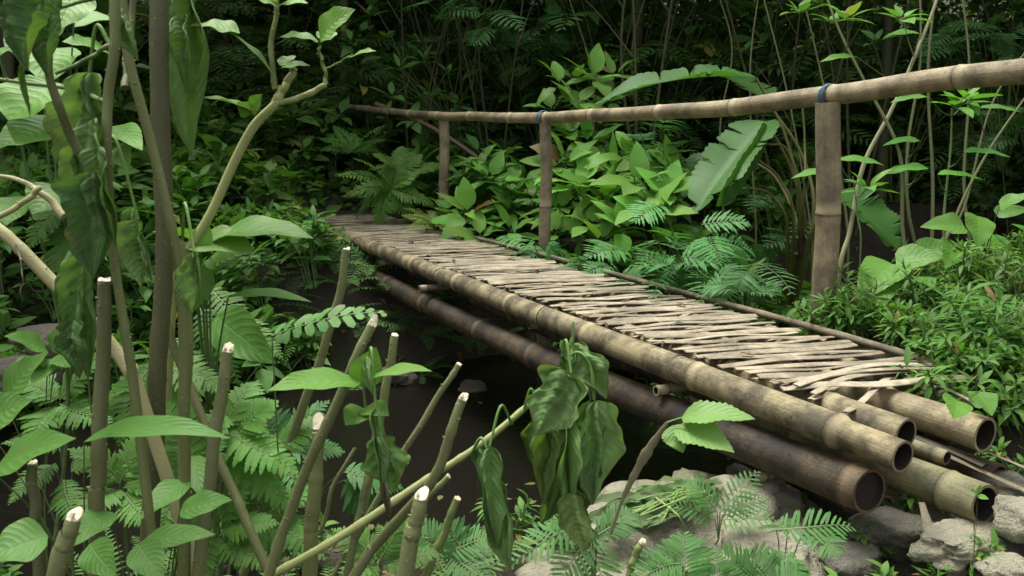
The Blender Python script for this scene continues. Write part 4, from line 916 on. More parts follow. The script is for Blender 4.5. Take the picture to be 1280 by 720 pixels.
sapling('bare wiry sapling standing above the banana leaf', [(945, 300, 7.4), (940, 200, 7.4), (938, 80, 7.4), (950, -20, 7.4)], .010)
sapling('thin crooked sapling rising behind the top leaf of the banana plant', [(905, 280, 7.8), (900, 160, 7.8), (915, 60, 7.8), (890, -30, 7.8)], .009)
sapling('pale wiry sapling close behind the nearest post top', [(1060, 330, 6.6), (1055, 250, 6.6), (1030, 110, 6.6), (1000, -20, 6.6)], .011, [(1000, 12, 6.3, 'r'), (1040, 25, 6.3, 'r')], L=.2)
sapling('upright sapling just left of the longest leaning one', [(1215, 350, 6.3), (1205, 230, 6.3), (1212, 90, 6.3), (1200, -30, 6.3)], .013)
sapling('dark upright sapling near the upper right corner', [(1162, 350, 6.8), (1166, 230, 6.8), (1160, 90, 6.8), (1172, -30, 6.8)], .016)
sapling('forked sapling in the dark behind the middle post', [(745, 300, 8.9), (742, 180, 8.9), (740, 90, 8.9), (705, -20, 8.9)], .014)
sapling('pale sapling beside the forked one in the dark', [(800, 260, 9.2), (795, 150, 9.2), (790, 60, 9.2), (815, -30, 9.2)], .012)
sapling('leaning sapling with two low leaves by the nearest post', [(1075, 330, 5.0), (1072, 270, 5.0), (1066, 220, 5.0)], .006, [(1048, 200, 4.8, 'R'), (1040, 216, 4.8, 'L'), (1085, 232, 4.7, 'r')], L=.20, col=MG*1.5, mat=M_GREEN)
# long branch leaning behind the far rail
o = thing('fallen_branch', 'bare brown branch slanting down behind the far part of the handrail', 'branch', P(470, 132, 9.0)); M = Mesh()
tube(M, spl([P(470, 130, 9.0), P(540, 160, 8.6), P(600, 200, 8.4), P(640, 240, 8.3)], 16), [.03, .02], 7, (1, .9, .8), knob=.2); M.build('wood', M_BARK, o)

# ------------------------------------------------------------------ foreground: cut stems
def ext_down(p0, p1):
    """carry the line p0 -> p1 on until it meets the ground"""
    d = nrm(p1-p0); q = p1.copy()
    for _ in range(400):
        if q[2] < G(q[0], q[1])-.03: break
        q = q+d*.01 if d[2] < -.25 else q+nrm(d+A(0, 0, -.5))*.01
    return q
def cut_stem(label, path, r, cut='slant', mat=M_STEM, col=(1, 1, 1), root=True, knobs=5, name='cut_stem', grp=None):
    pts = [P(*q) for q in path]
    if root: pts = pts+[ext_down(pts[-2], pts[-1])]
    base = pts[-1]; name = 'cut_sapling' if name == 'cut_stem' else name; o = thing(name, label, 'cut sapling', base, grp)
    c = spl(pts, 40); n = len(c); L = np.linspace(0, 1, n); rr = np.interp(L, [0, .3, 1], [r*.9, r, r*1.12])
    tot = np.sum(np.linalg.norm(np.diff(c, axis=0), axis=1))
    c2 = c.copy()
    for q in np.arange(.06, 1, .13/max(tot, .2)):
        q += .03*rng.normal(); rr = rr*(1+.16*np.exp(-((L-q)*tot/.008)**2))
    c2 += .0015*np.stack([np.sin(L*19+r*900), np.cos(L*23), 0*L], 1)
    S = Mesh(); tube(S, c2, rr, 12, col)
    d0 = nrm(c2[1]-c2[0]); x = nrm(np.cross(d0, UP+A(.1, 0, 0))); y = np.cross(x, d0)
    for j in range(int(tot/.16)+1):   # small bud scars
        i = int(rng.integers(2, n-2)); a = rng.random()*6.28; v_ = x*math.cos(a)+y*math.sin(a); tube(S, [c2[i]+v_*rr[i]*.8, c2[i]+v_*(rr[i]+.003)+UP*.002], [.0035, .0012], 5, (1.3, 1.3, 1.1), cap=1)
    st = S.build('stem', mat, o)
    if cut:
        C = Mesh(); rg = rr[0]; tilt = {'slant': 1.5, 'flat': .45, 'split': 1.0}[cut]
        # a sloping sawn face with a ragged lip
        a = np.linspace(0, 2*PI, 13); fv = A(0, -1, .2)-d0*(A(0, -1, .2)@d0); tv = math.atan2(-(fv@y), -(fv@x))+.5*rng.normal(); face = nrm(UP*.2+A(.1*rng.normal(), -1, .1))
        hgt = (np.cos(a-tv)*tilt*rg)[:, None]
        ring0 = c2[0]+rg*1.02*(np.outer(np.cos(a), x)+np.outer(np.sin(a), y))+d0*rg*{'slant': .5, 'flat': .35, 'split': 1.5}[cut]*(1+.4*np.sin(a*2+1))[:, None]
        top = c2[0]+rg*(np.outer(np.cos(a), x)+np.outer(np.sin(a), y))*.93-d0*(rg*tilt*.6+hgt+.0015*rng.normal(size=(13, 1)))
        top[-1] = top[0]
        cen = np.broadcast_to(top[:-1].mean(0)-d0*.001, top.shape)+(top-top.mean(0))*.02
        V = np.stack([ring0, top, cen]); i, j = np.meshgrid(np.arange(2), np.arange(12), indexing='ij')
        F = np.stack([i*13+j, i*13+j+1, (i+1)*13+j+1, (i+1)*13+j], -1)
        C.add(V, F, np.zeros((3, 13, 2)), A(1, 1, 1))
        if cut == 'split':
            for q in range(2):
                a_ = rng.random()*6.28; b_ = c2[0]+rg*.6*(x*math.cos(a_)+y*math.sin(a_))-d0*rg*.5
                tube(C, [b_, b_-d0*(.004+.005*rng.random())+x*.002*rng.normal()], [.004, .002], 5, cap=1)
        C.build('cut_end', M_CUT, o, smooth_=False)
    return o
D1, D2 = 1.55, 2.0
cut_stem('thick dark cut stem with a flat pale top near the left edge, beside the trunk', [(131, 352, 1.5), (128, 470, 1.5), (122, 600, 1.5), (120, 680, 1.5)], .0125, 'flat', M_STEM, (.75, .75, .7))
cut_stem('cut stem with a rounded white top leaning left of the pale fern leaves', [(285, 440, 1.6), (276, 500, 1.6), (262, 600, 1.6), (250, 700, 1.6)], .0115, 'split')
cut_stem('long slanting cut stem with a sliced white tip crossing the centre left', [(464, 407, 1.6), (440, 460, 1.6), (400, 550, 1.62), (362, 640, 1.65), (335, 725, 1.65)], .0095, 'slant')
cut_stem('dull stub whose tip stands right under the far bridge end', [(433, 312, 2.3), (424, 370, 2.3), (400, 450, 2.3), (374, 522, 2.3)], .0115, 'flat', M_STEM, (.95, .95, .85))
cut_stem('pale green cut stub behind the slanting stem, rounded top', [(494, 420, 2.3), (487, 460, 2.3), (478, 510, 2.3), (468, 560, 2.3)], .0115, 'flat', M_STEM, (1.1, 1.15, 1))
cut_stem('thin cut stem pointing up to the right over the water', [(573, 456, 2.0), (545, 500, 2.0), (508, 560, 2.0), (480, 610, 2.0)], .0075, 'flat')
cut_stem('cut stem with a ragged white crown leaning over the water', [(578, 500, 1.7), (560, 550, 1.7), (538, 605, 1.72), (470, 680, 1.8), (440, 725, 1.8)], .0105, 'split')
cut_stem('short thick cut stem with a pale cracked top at the bottom of the view', [(527, 624, 1.35), (515, 670, 1.35), (507, 730, 1.35)], .0125, 'split')
cut_stem('upright pale stem whose white side cut faces the slanting stem', [(398, 536, 1.8), (396, 580, 1.8), (390, 650, 1.8), (386, 730, 1.8)], .0145, 'slant', M_STEM, (1.05, 1.05, .95))
cut_stem('short dark cut stem with a round white top in the bottom left corner', [(39, 580, 1.5), (44, 640, 1.5), (50, 730, 1.5)], .0095, 'flat', M_STEM, (.6, .6, .55))
cut_stem('thick cut stem with a frayed pale head at the bottom left', [(92, 650, 1.3), (80, 685, 1.3), (66, 740, 1.3)], .0125, 'split')
cut_stem('short green stub right of the cracked stem, leaning right', [(571, 624, 2.0), (558, 660, 2.0), (540, 700, 2.0), (530, 730, 2.0)], .0095, 'flat', M_STEM, (1.0, 1.15, .85))
cut_stem('broken green stub poking up in front of the tan boulder', [(801, 680, 2.1), (792, 700, 2.1), (780, 740, 2.1)], .0095, 'split', M_STEM, (1.1, 1.2, .85))
cut_stem('faint thin stem standing behind the upright pale stem', [(560, 396+200, 2.2), (520, 640, 2.2), (460, 725, 2.2)], .0085, 'flat')
cut_stem('thin dark stem leaning right behind the slanting cut stem', [(445, 560, 2.1), (420, 600, 2.1), (408, 640, 2.1), (395, 700, 2.1)], .005, None)
cut_stem('slender upright stem below the drooping eaten leaf', [(462, 590, 1.9), (450, 640, 1.9), (432, 725, 1.9)], .0085, None)
cut_stem('diagonal stem running down to the right behind the ferns', [(205, 395, 1.9), (235, 480, 1.9), (285, 600, 1.85), (335, 712, 1.8)], .0095, None, M_STEM, (.95, .95, .85), name='leaning_stem')

# ------------------------------------------------------------------ foreground: leafy shrub stems at the left
def woody(label, paths, name='wilting_shrub', cat='shrub', root_i=0):
    """paths: list of (pixel points, radii, material, tint); the first one is rooted"""
    pts0 = [P(*q) for q in paths[0][0]]; base = ext_down(pts0[-2], pts0[-1]); o = thing(name, label, cat, base)
    for k, (path, r, mat, col) in enumerate(paths):
        pts = [P(*q) for q in path]
        if k == root_i: pts = pts+[base]
        S = Mesh(); c = spl(pts, 44); n = len(c); rr = np.interp(np.linspace(0, 1, n), np.linspace(0, 1, len(r)), r)
        tot = np.sum(np.linalg.norm(np.diff(c, axis=0), axis=1)); L = np.linspace(0, 1, n)
        for q in np.arange(.05, 1, .09/max(tot, .1)): rr = rr*(1+.10*np.exp(-((L-q-.02*rng.normal())*tot/.007)**2))
        c = c+.002*np.stack([np.sin(L*17+k), np.cos(L*21+k), 0*L], 1)
        tube(S, c, rr, 12, col, cap=2)
        d0 = nrm(c[n//2+1]-c[n//2]); x = nrm(np.cross(d0, A(.1, .05, 1))); y = np.cross(x, d0)
        for j in range(int(tot/.07)):
            i = int(rng.integers(1, n-1)); a = rng.random()*6.28; v_ = x*math.cos(a)+y*math.sin(a)
            tube(S, [c[i]+v_*rr[i]*.8, c[i]+v_*(rr[i]+.0025)], [.003, .001], 5, np.array(col)*1.25, cap=1)
        S.build('trunk' if k == root_i else 'branch', mat, o)
    return o
def limp(parent, b, t, W_, col, fold, mat, side, tw):
    L = np.linalg.norm(t-b); D = nrm(t-b); X = nrm(np.cross(D, A(*side))); Z = np.cross(X, D)
    nl, nh = 34, 9; T_, S_ = np.meshgrid(np.linspace(0, 1, nl+1), np.linspace(-1, 1, 2*nh+1), indexing='ij')
    ph = rng.random(8)*6.28; w = np.maximum(profile('ovate', T_**.9), .02)*W_/2*(1+.10*np.sin(T_*13+ph[0])*np.abs(S_)+.05*np.sin(T_*31+ph[1]+S_)*S_**2)
    c0 = 1.05-.48*min(fold, 1)
    tight = 1-.35*np.exp(-((T_-.15-.3*(ph[2] % 1))/.16)**2)
    lat = w*tight*(S_*c0+.13*np.sin(3.2*S_+ph[3]+2.5*T_)+.05*np.sin(9*T_+ph[4]))
    tri = lambda x: .6366*np.arcsin(.985*np.sin(x))
    dep = w*(fold*.8*np.abs(S_)*(1+.3*np.sin(5*T_+ph[5]))+.24*tri(5.2*S_+ph[6]+2.5*T_)+.13*tri(11*S_+6*T_+ph[7])+.05*tri(30*T_-9*np.abs(S_))+.03*tri(55*T_+13*S_))
    roll = np.clip(np.abs(S_)-.7, 0, 1)/.3; lat = lat-np.sign(S_)*w*.12*roll**2*fold; dep = dep-w*.2*roll**2*np.sin(4*T_+ph[0])
    a = tw*(T_-.3)*np.sin(ph[1]); lat, dep = lat*np.cos(a)-dep*np.sin(a), lat*np.sin(a)+dep*np.cos(a)
    lat = lat+.03*L*np.sin(T_*3.6+ph[2]); dep = dep+.05*L*np.sin(T_*2.8+ph[3])
    V = b+T_[..., None]*L*D+lat[..., None]*X+dep[..., None]*Z
    k = 2*nh+1; i, j = np.meshgrid(np.arange(nl), np.arange(2*nh), indexing='ij'); F = np.stack([i*k+j, i*k+j+1, (i+1)*k+j+1, (i+1)*k+j], -1)
    br_ = np.clip((np.abs(S_)*.55+T_*.6+.22*np.sin(T_*17+ph[4]+S_*5)+.15*np.sin(T_*41+S_*9)-.98)*3, 0, .85)[..., None]
    lt_ = np.clip(.25*np.sin(T_*6+S_*3+ph[2])+.1*np.sin(T_*19-S_*7), -.3, .3)[..., None]
    cc = (A(*col)*(1+lt_))*(1-br_)+A(.16, .115, .05)*br_
    M = Mesh(); M.add(V, F, np.stack([T_, S_*.5+.5], -1), cc.reshape(-1, 3)); return M.build('leaf', mat, parent)
def hang(parent, b, t, W_, col, fold=.9, rip=.07, kind='ovate', mat=M_WILT, N=(0, -1, .25), nl=22, nh=5, dr=.15, curl=.25, stalk=None, tw=.5, sr=.0026):
    bb = P(*b); tt = P(*t)
    if stalk is not None:
        s0 = P(*stalk); M = Mesh(); m_ = (s0+bb)/2+A(0, 0, .03+.4*np.linalg.norm(s0[:2]-bb[:2])); tube(M, spl([s0, m_, bb], 14), [sr*1.2, sr], 7, (1.2, 1.5, .9)); M.build('leaf_stalk', M_GREEN, parent)
    limp(parent, bb, tt, W_*(1.15+.2*fold)*(1.12 if parent.name.startswith('wilted') else .85), col, fold, mat, N, tw*1.6)
def fresh(parent, b, t, W_, col, N=(0, -.5, 1), dr=.4, kind='ovate', mat=M_LEAF, stalk=None, fold=.2, rip=.035, nl=18, nh=3, sr=.002, serr=0.0):
    if stalk is not None:
        M = Mesh(); tube(M, spl([P(*stalk), P(*b)], 6), [sr*1.2, sr], 6, (1.1, 1.4, .8)); M.build('leaf_stalk', M_GREEN, parent)
    single('leaf', parent, mat, P(*b), P(*t), W_, N, kind, col, nl, nh, dr, rip, fold, serr=serr)
WG = A(.092, .180, .062); WGL = A(.130, .235, .085); WD = A(.045, .110, .038)

tr = woody('dark upright trunk at the left with a big drooping leaf on its right side', [([(197, -40, 1.75), (199, 60, 1.75), (203, 200, 1.75), (205, 330, 1.75), (198, 460, 1.75), (190, 600, 1.75)], [.019, .0185, .0175, .018, .020], M_DARKSTEM, (1, .95, .85))])
hang(tr, (222, -30, 1.86), (250, 198, 1.84), .19, WG, fold=.75, stalk=(200, -40, 1.80))
hang(tr, (236, -30, 1.9), (214, 60, 1.88), .10, WD, fold=.5)
hang(tr, (226, 20, 1.82), (238, 118, 1.80), .09, WGL*.8, fold=.95)
t2 = woody('slanting olive stem that crosses in front of the dark trunk', [([(148, -40, 1.6), (158, 60, 1.6), (182, 150, 1.6), (204, 240, 1.6), (222, 330, 1.6), (231, 420, 1.6), (230, 520, 1.6), (230, 640, 1.6)], [.0095, .009, .009, .010, .0105], M_STEM, (.85, .88, .65)),
    ([(172, -30, 1.66), (160, 60, 1.64), (158, 110, 1.6)], [.006, .008], M_STEM, (.8, .85, .7))])
hang(t2, (173, 275, 1.58), (176, 362, 1.55), .085, WGL, fold=.8, stalk=(128, 172, 1.6))
hang(t2, (170, 262, 1.62), (186, 352, 1.6), .06, WG*.8, fold=1.0)
hang(t2, (243, 315, 1.5), (240, 395, 1.5), .085, WGL*.9, fold=.8, stalk=(228, 300, 1.6))
t3 = woody('thin stems at the far left carrying dark crumpled hanging leaves', [([(140, -40, 1.45), (143, 60, 1.45), (136, 120, 1.45), (133, 190, 1.45), (140, 300, 1.5), (158, 420, 1.5), (175, 560, 1.5)], [.0085, .0085, .0075, .008, .009], M_STEM, (.85, .9, .7)),
    ([(58, 60, 1.35), (66, 110, 1.35), (84, 160, 1.38), (108, 208, 1.42), (118, 260, 1.45)], [.006, .0075, .0085], M_STEM, (.7, .75, .6)),
    ([(-10, 98, 1.5), (50, 106, 1.5), (95, 112, 1.5), (134, 128, 1.46)], [.003, .0045], M_GREEN, (1, 1, .8)),
    ([(70, 92, 1.45), (105, 76, 1.45), (138, 56, 1.45)], [.003, .004], M_GREEN, (1, 1, .8)),
    ([(-10, 18, 1.7), (60, 12, 1.7), (125, -4, 1.7)], [.003, .004], M_GREEN, (1, 1, .8))])
hang(t3, (46, -20, 1.25), (42, 92, 1.22), .13, WD, fold=.7)
hang(t3, (62, -25, 1.3), (66, 100, 1.28), .10, WD*1.1, fold=.9)
hang(t3, (34, 78, 1.3), (34, 146, 1.3), .022, WD, fold=1.0)
hang(t3, (112, 92, 1.5), (96, 236, 1.48), .14, WGL*.85, fold=.55, stalk=(137, 55, 1.46), sr=.003)
hang(t3, (120, 150, 1.46), (98, 300, 1.42), .12, WGL*.9, fold=.8, rip=.10)
hang(t3, (128, 185, 1.42), (138, 305, 1.4), .09, WG*1.2, fold=.85, rip=.10)
hang(t3, (116, 215, 1.38), (118, 348, 1.36), .12, WD*1.1, fold=.5)
hang(t3, (104, 318, 1.42), (92, 440, 1.4), .085, WG*1.15, fold=.9)
hang(t3, (106, 300, 1.45), (112, 476, 1.4), .10, WG, fold=.8, rip=.09)
hang(t3, (94, 400, 1.38), (98, 474, 1.36), .07, WD, fold=.6)
hang(t3, (150, 10, 1.5), (172, 78, 1.5), .07, WG, fold=1.0, rip=.14, mat=M_HOLE)
t4 = woody('straight slim olive stem beside the dark trunk, right side', [([(222, 300, 1.85), (229, 360, 1.85), (234, 420, 1.85), (231, 500, 1.85), (229, 620, 1.85)], [.0115, .0125, .013], M_STEM, (1.05, 1.05, .9))])
pb_ = woody('pale bare branch coming in from the left edge and ending behind the trunk', [([(-20, 272, 1.7), (20, 305, 1.7), (75, 362, 1.7), (125, 415, 1.7), (165, 468, 1.7), (182, 520, 1.7)], [.010, .0125, .013, .013, .0125], M_PALE, (1.15, 1.1, 1)),
    ([(-15, 218, 1.66), (20, 224, 1.66), (50, 240, 1.66), (82, 270, 1.66)], [.003, .005, .0085], M_PALE, (1.2, 1.15, 1.05)),
    ([(-10, 276, 1.64), (25, 256, 1.64), (52, 234, 1.64)], [.006, .005], M_PALE, (1.2, 1.15, 1.05)),
    ([(20, 305, 1.69), (28, 340, 1.66), (26, 372, 1.66)], [.0018, .001], M_BARK, (1, 1, 1))], 'bare_branch', 'branch')
fk = woody('pale green forked sapling in sun with fresh leaves at its tips', [([(352, 108, 1.95), (345, 128, 1.95), (318, 158, 1.95), (292, 205, 1.95), (262, 268, 1.95), (232, 318, 1.95), (218, 352, 1.95), (210, 430, 1.95), (205, 520, 1.95)], [.0085, .0105, .0105, .0125, .0135], M_PALE, (1.05, 1.15, .8)),
    ([(343, 128, 1.95), (358, 105, 1.95), (369, 84, 1.95)], [.009, .0085], M_PALE, (.95, 1.05, .75)),
    ([(342, 130, 1.95), (375, 122, 1.95), (408, 106, 1.95)], [.007, .0065], M_PALE, (.95, 1.05, .72)),
    ([(408, 106, 1.95), (406, 88, 1.95), (401, 72, 1.95), (399, 58, 1.95)], [.005, .0035], M_GREEN, (1.2, 1.3, 1)),
    ([(345, 112, 1.95), (339, 75, 1.95), (341, 40, 1.95), (347, 5, 1.95), (347, -30, 1.95)], [.0065, .005], M_STEM, (1, 1.05, .8)),
    ([(408, 86, 1.95), (424, 78, 1.93), (440, 68, 1.9)], [.0025, .0018], M_GREEN, (1.3, 1.4, 1))], 'forked_sapling', 'sapling')
FL = A(.13, .27, .05)
fresh(fk, (400, 48, 1.93), (444, 12, 1.88), .085, FL, (-.3, -.8, .6), .6, stalk=(399, 58, 1.95))
fresh(fk, (398, 52, 1.93), (350, 46, 1.9), .06, FL*.9, (0, -.4, 1), .4); fresh(fk, (402, 50, 1.96), (420, 40, 2.0), .05, FL, (0, -.5, 1), .3)
fresh(fk, (438, 72, 1.9), (470, 64, 1.85), .04, FL, (0, -.5, 1), .3)
fresh(fk, (342, 96, 1.94), (282, 38, 1.85), .05, A(.10, .19, .07), (.2, -.35, 1), .5); fresh(fk, (300, 42, 1.88), (238, 32, 1.85), .09, FL*.9, (0, -.35, 1), .35)
fresh(fk, (316, 140, 1.93), (250, 122, 1.85), .06, FL*.75, (0, -.3, 1), .45); fresh(fk, (314, 140, 1.93), (328, 118, 1.9), .045, FL, (0, -.8, .5), .3); fresh(fk, (312, 143, 1.92), (296, 128, 1.9), .04, FL*.8, (0, -.8, .6), .3)
fresh(fk, (352, 84, 1.92), (388, 82, 1.9), .035, FL*.8, (0, -.5, 1), .3); fresh(fk, (350, 82, 1.93), (370, 70, 1.95), .04, FL*.8)
fresh(fk, (347, 8, 1.93), (385, 4, 1.9), .05, FL*1.1, (0, -.5, 1), .4); fresh(fk, (345, 8, 1.93), (310, -4, 1.9), .05, FL, (0, -.5, 1), .4); fresh(fk, (346, 2, 1.93), (358, -20, 1.9), .05, FL)

# big pale leaves at the far left, behind the crumpled ones
lv = leafset('pale_leaf_shrub', 'shrub of large pale rounded leaves at the upper left edge', 'shrub', gl(30, 560, 2.6), [
    ((78, 105, 2.2), (10, 150, 2.1), .21, (-.3, -1, .5), LG*1.0, .5, 'obov'), ((80, 150, 2.2), (20, 180, 2.1), .16, (-.2, -1, .5), LG*.9, .5, 'obov'), ((72, 60, 2.3), (58, 108, 2.2), .14, (.2, -1, .6), LG*1.1, .5, 'ovate'),
    ((140, 70, 2.3), (78, 52, 2.2), .12, (0, -.6, 1), LG*1.0, .5, 'ovate'), ((150, 25, 2.4), (92, 34, 2.3), .13, (0, -.4, 1), LG, .5, 'ovate'), ((0, 60, 2.4), (-40, 85, 2.3), .14, (0, -.6, 1), LG*.8, .5, 'ovate'),
    ((95, -10, 2.2), (72, 38, 2.1), .12, (.4, -1, .4), FL*1.1, .3, 'ovate'), ((-10, 30, 2.3), (25, 8, 2.3), .13, (0, -.7, 1), FL, .3, 'ovate'), ((55, 165, 2.4), (-10, 190, 2.3), .14, (0, -.4, 1), MG*1.2, .5, 'ovate'),
    ((140, 158, 2.3), (178, 188, 2.2), .085, (.3, -.7, .9), LG*1.1, .4, 'ovate'), ((50, 70, 2.5), (5, 44, 2.5), .12, (0, -.6, 1), MG*1.1, .4, 'ovate'), ((60, 48, 2.5), (110, 14, 2.5), .13, (0, -.6, 1), MG, .4, 'ovate'),
    ((150, 180, 2.3), (162, 212, 2.2), .07, (0, -1, .3), FL*.7, .3, 'ovate'), ((30, 245, 2.3), (8, 282, 2.2), .13, (0, -1, .5), LG*.8, .4, 'ovate'), ((80, 235, 2.3), (40, 268, 2.2), .13, (.1, -.8, .7), LG*.7, .4, 'ovate')], nl=14)
lv2 = leafset('broad_leaf_plant', 'fresh leaved plant behind the forked sapling foot, long pale leaves spread level', 'plant', gl(235, 500, 2.4), [
    ((262, 300, 2.0), (392, 298, 1.9), .115, (.05, -.35, 1), LG*.75, .65, 'lance'), ((238, 305, 2.0), (318, 316, 1.9), .12, (0, -.45, 1), FL*.75, .5, 'ovate'), ((256, 340, 2.0), (318, 310, 2.0), .09, (0, -.5, 1), LG*.8, .4, 'ovate'),
    ((240, 300, 2.0), (216, 284, 1.9), .08, (0, -.6, 1), LG*.7, .3, 'ovate'), ((250, 312, 1.95), (262, 282, 1.95), .05, (0, -1, .3), LG*1.2, .3, 'ovate'), ((250, 330, 1.95), (238, 392, 1.95), .08, (.3, -1, .2), LG*.6, .3, 'ovate'),
    ((285, 372, 1.95), (390, 378, 1.9), .045, (0, -.3, 1), MG*1.0, .6, 'lance'), ((270, 395, 2.2), (345, 455, 2.1), .12, (-.4, -.7, .6), MG*1.1, .5, 'ovate'), ((250, 300, 2.1), (190, 290, 2.0), .06, (0, -.4, 1), MG*1.1, .3, 'ovate')], nl=18)

# long pale green branch with its bunch of wilted leaves over the water
wb = thing('wilted_branch', 'long pale green cut branch slanting up to a hanging bunch of wilted leaves', 'branch', P(335, 722, 1.7))
M = Mesh(); wc = spl([P(325, 728, 1.7), P(430, 668, 1.7), P(520, 608, 1.72), P(600, 556, 1.75), P(668, 500, 1.78)], 60)
L_ = np.linspace(0, 1, len(wc)); rr = np.interp(L_, [0, 1], [.0088, .0062])
for q in (.08, .2, .31, .43, .55, .68, .8, .93): rr = rr*(1+.2*np.exp(-((L_-q)/.012)**2))
tube(M, wc, rr, 12, (1.0, 1.12, .82)); M.build('stem', M_PALE, wb)
for pts, r in (([(668, 500, 1.78), (690, 478, 1.78), (706, 450, 1.78), (716, 422, 1.78)], [.006, .004]), ([(690, 478, 1.78), (712, 462, 1.76), (732, 470, 1.74), (738, 500, 1.74)], [.003, .002]), ([(700, 458, 1.78), (722, 440, 1.74), (740, 462, 1.72), (744, 520, 1.72)], [.003, .002])):
    M = Mesh(); tube(M, spl([P(*q) for q in pts], 16), r, 8, (1.2, 1.4, .9)); M.build('twig', M_GREEN, wb)
hang(wb, (716, 428, 1.76), (756, 500, 1.72), .085, WGL*.9, fold=.5, rip=.05, stalk=(716, 422, 1.78), tw=.2)
hang(wb, (712, 430, 1.78), (704, 468, 1.74), .05, WGL, fold=.7)
hang(wb, (714, 466, 1.70), (668, 545, 1.66), .12, A(.09, .17, .06), fold=.35, rip=.05, N=(-.3, -1, .2), stalk=(700, 458, 1.78), tw=.15)
hang(wb, (742, 500, 1.72), (745, 632, 1.70), .115, WGL*1.15, fold=.45, rip=.07, N=(.2, -1, .1), nl=26, stalk=(735, 470, 1.74), tw=.2)
hang(wb, (735, 500, 1.76), (728, 625, 1.76), .09, WG*1.1, fold=.7, rip=.09)
hang(wb, (672, 508, 1.76), (666, 580, 1.74), .06, WG, fold=.9, stalk=(655, 512, 1.77))
hang(wb, (684, 500, 1.72), (682, 632, 1.70), .085, A(.10, .17, .045), fold=.95, rip=.06)
hang(wb, (700, 520, 1.74), (688, 640, 1.72), .09, WG, fold=.7)
hang(wb, (710, 520, 1.69), (706, 668, 1.67), .07, WGL, fold=1.0, rip=.05)
hang(wb, (722, 540, 1.78), (726, 650, 1.78), .10, WD*1.2, fold=.7)
hang(wb, (712, 615, 1.66), (732, 690, 1.62), .07, A(.11, .18, .055), fold=.4)
hang(wb, (700, 600, 1.75), (676, 655, 1.75), .06, WG, fold=.6)
# second bunch, left, below the branch
hang(wb, (612, 558, 1.7), (622, 690, 1.68), .075, WG*1.1, fold=.9, rip=.06, stalk=(640, 530, 1.76)); hang(wb, (600, 560, 1.74), (604, 640, 1.72), .05, WD*1.2, fold=.8)
hang(wb, (618, 600, 1.7), (640, 715, 1.66), .07, WGL*.9, fold=.6, stalk=(590, 565, 1.74), sr=.003)
# the eaten hanging leaf on the slanting stem
ev = leafset('young_leaf_plant', 'young leaves with one hole riddled leaf hanging from the slanting cut stem', 'plant', P(464, 445, 1.58), [
    ((452, 478, 1.55), (335, 488, 1.45), .075, (0, -.35, 1), LG*.95, .45, 'lance'), ((462, 472, 1.55), (540, 464, 1.45), .045, (0, -.3, 1), FL*.95, .35, 'lance'), ((450, 482, 1.56), (470, 434, 1.56), .06, (.3, -1, .3), LG*.8, .3, 'ovate'),
    ((458, 512, 1.55), (432, 532, 1.5), .06, (-.2, -.8, .6), LG*.7, .4, 'ovate'), ((456, 510, 1.56), (486, 520, 1.5), .05, (.2, -.6, .8), LG*.7, .4, 'ovate')], sr=.002, nl=14)
hang(ev, (474, 545, 1.5), (492, 618, 1.5), .085, LG*.65, fold=.1, mat=M_HOLE, rip=.03, kind='obov', curl=.1)
hang(ev, (470, 510, 1.52), (478, 625, 1.5), .055, WGL, fold=1.0, rip=.08, stalk=(462, 445, 1.57)); hang(ev, (458, 445, 1.52), (466, 495, 1.5), .03, WGL, fold=.8)
hang(ev, (482, 600, 1.48), (486, 648, 1.48), .03, A(.07, .06, .04), fold=.9, mat=M_HOLE)

# dry twig with three fresh serrated leaves
tw_ = thing('dry_twig', 'dry curled brown twig ending in three bright serrated leaves', 'twig', P(765, 668, 2.0))
M = Mesh(); tube(M, spl([P(763, 668, 2.0), P(778, 625, 1.98), P(795, 590, 1.96), P(812, 560, 1.94), P(834, 528, 1.92)], 24), [.004, .004, .010, .012, .004], 8, (1, 1, 1), knob=.35, flat=.5); M.build('stem', M_DRYTWIG, tw_)
LB = A(.16, .31, .08)
fresh(tw_, (852, 522, 1.9), (944, 524, 1.82), .075, LB, (0, -.45, 1), .55, serr=.07, stalk=(834, 528, 1.92), nl=24); fresh(tw_, (846, 534, 1.9), (918, 566, 1.8), .085, LB*.95, (.3, -.8, .8), .45, serr=.07, nl=24); fresh(tw_, (840, 532, 1.9), (854, 566, 1.86), .06, LB*.85, (-.3, -1, .5), .4, serr=.05)

# ------------------------------------------------------------------ foreground: ferns and low leaves
def fern_px(label, fr, pairs, pl, pw, col, **kw):
    b = gl(fr[0][0][0], min(fr[0][0][1]+40, 715), fr[0][0][2]); b[2] = min(b[2], P(*fr[0][0])[2]-.03)
    return mixed_pinnate(label, b, fr, 0, pairs, pl, pw, col, kw.pop('shape', 'fern'), r=.0028, nl=kw.pop('nl', 8), serr=kw.pop('serr', .2), name=kw.pop('name', 'fern'), cat=kw.pop('cat', 'fern'), **kw)
fern_px('tall fern with a comb like frond drooping left of the trunk base', [((196, 450, 2.1), (140, 545, 2.0)), ((200, 470, 2.1), (225, 560, 1.95)), ((205, 455, 2.1), (262, 478, 2.0)), ((190, 475, 2.1), (118, 500, 2.1)), ((215, 520, 2.0), (185, 640, 1.9))], 17, .085, .020, FG*.9)
fern_px('bright fern standing between the trunk base and the white topped cut stem', [((225, 600, 1.9), (232, 500, 1.9), 1.1), ((235, 590, 1.9), (205, 500, 1.9)), ((205, 620, 1.9), (160, 560, 1.9)), ((228, 605, 1.9), (190, 690, 1.8)), ((235, 600, 1.9), (275, 520, 2.0))], 20, .065, .016, FG)
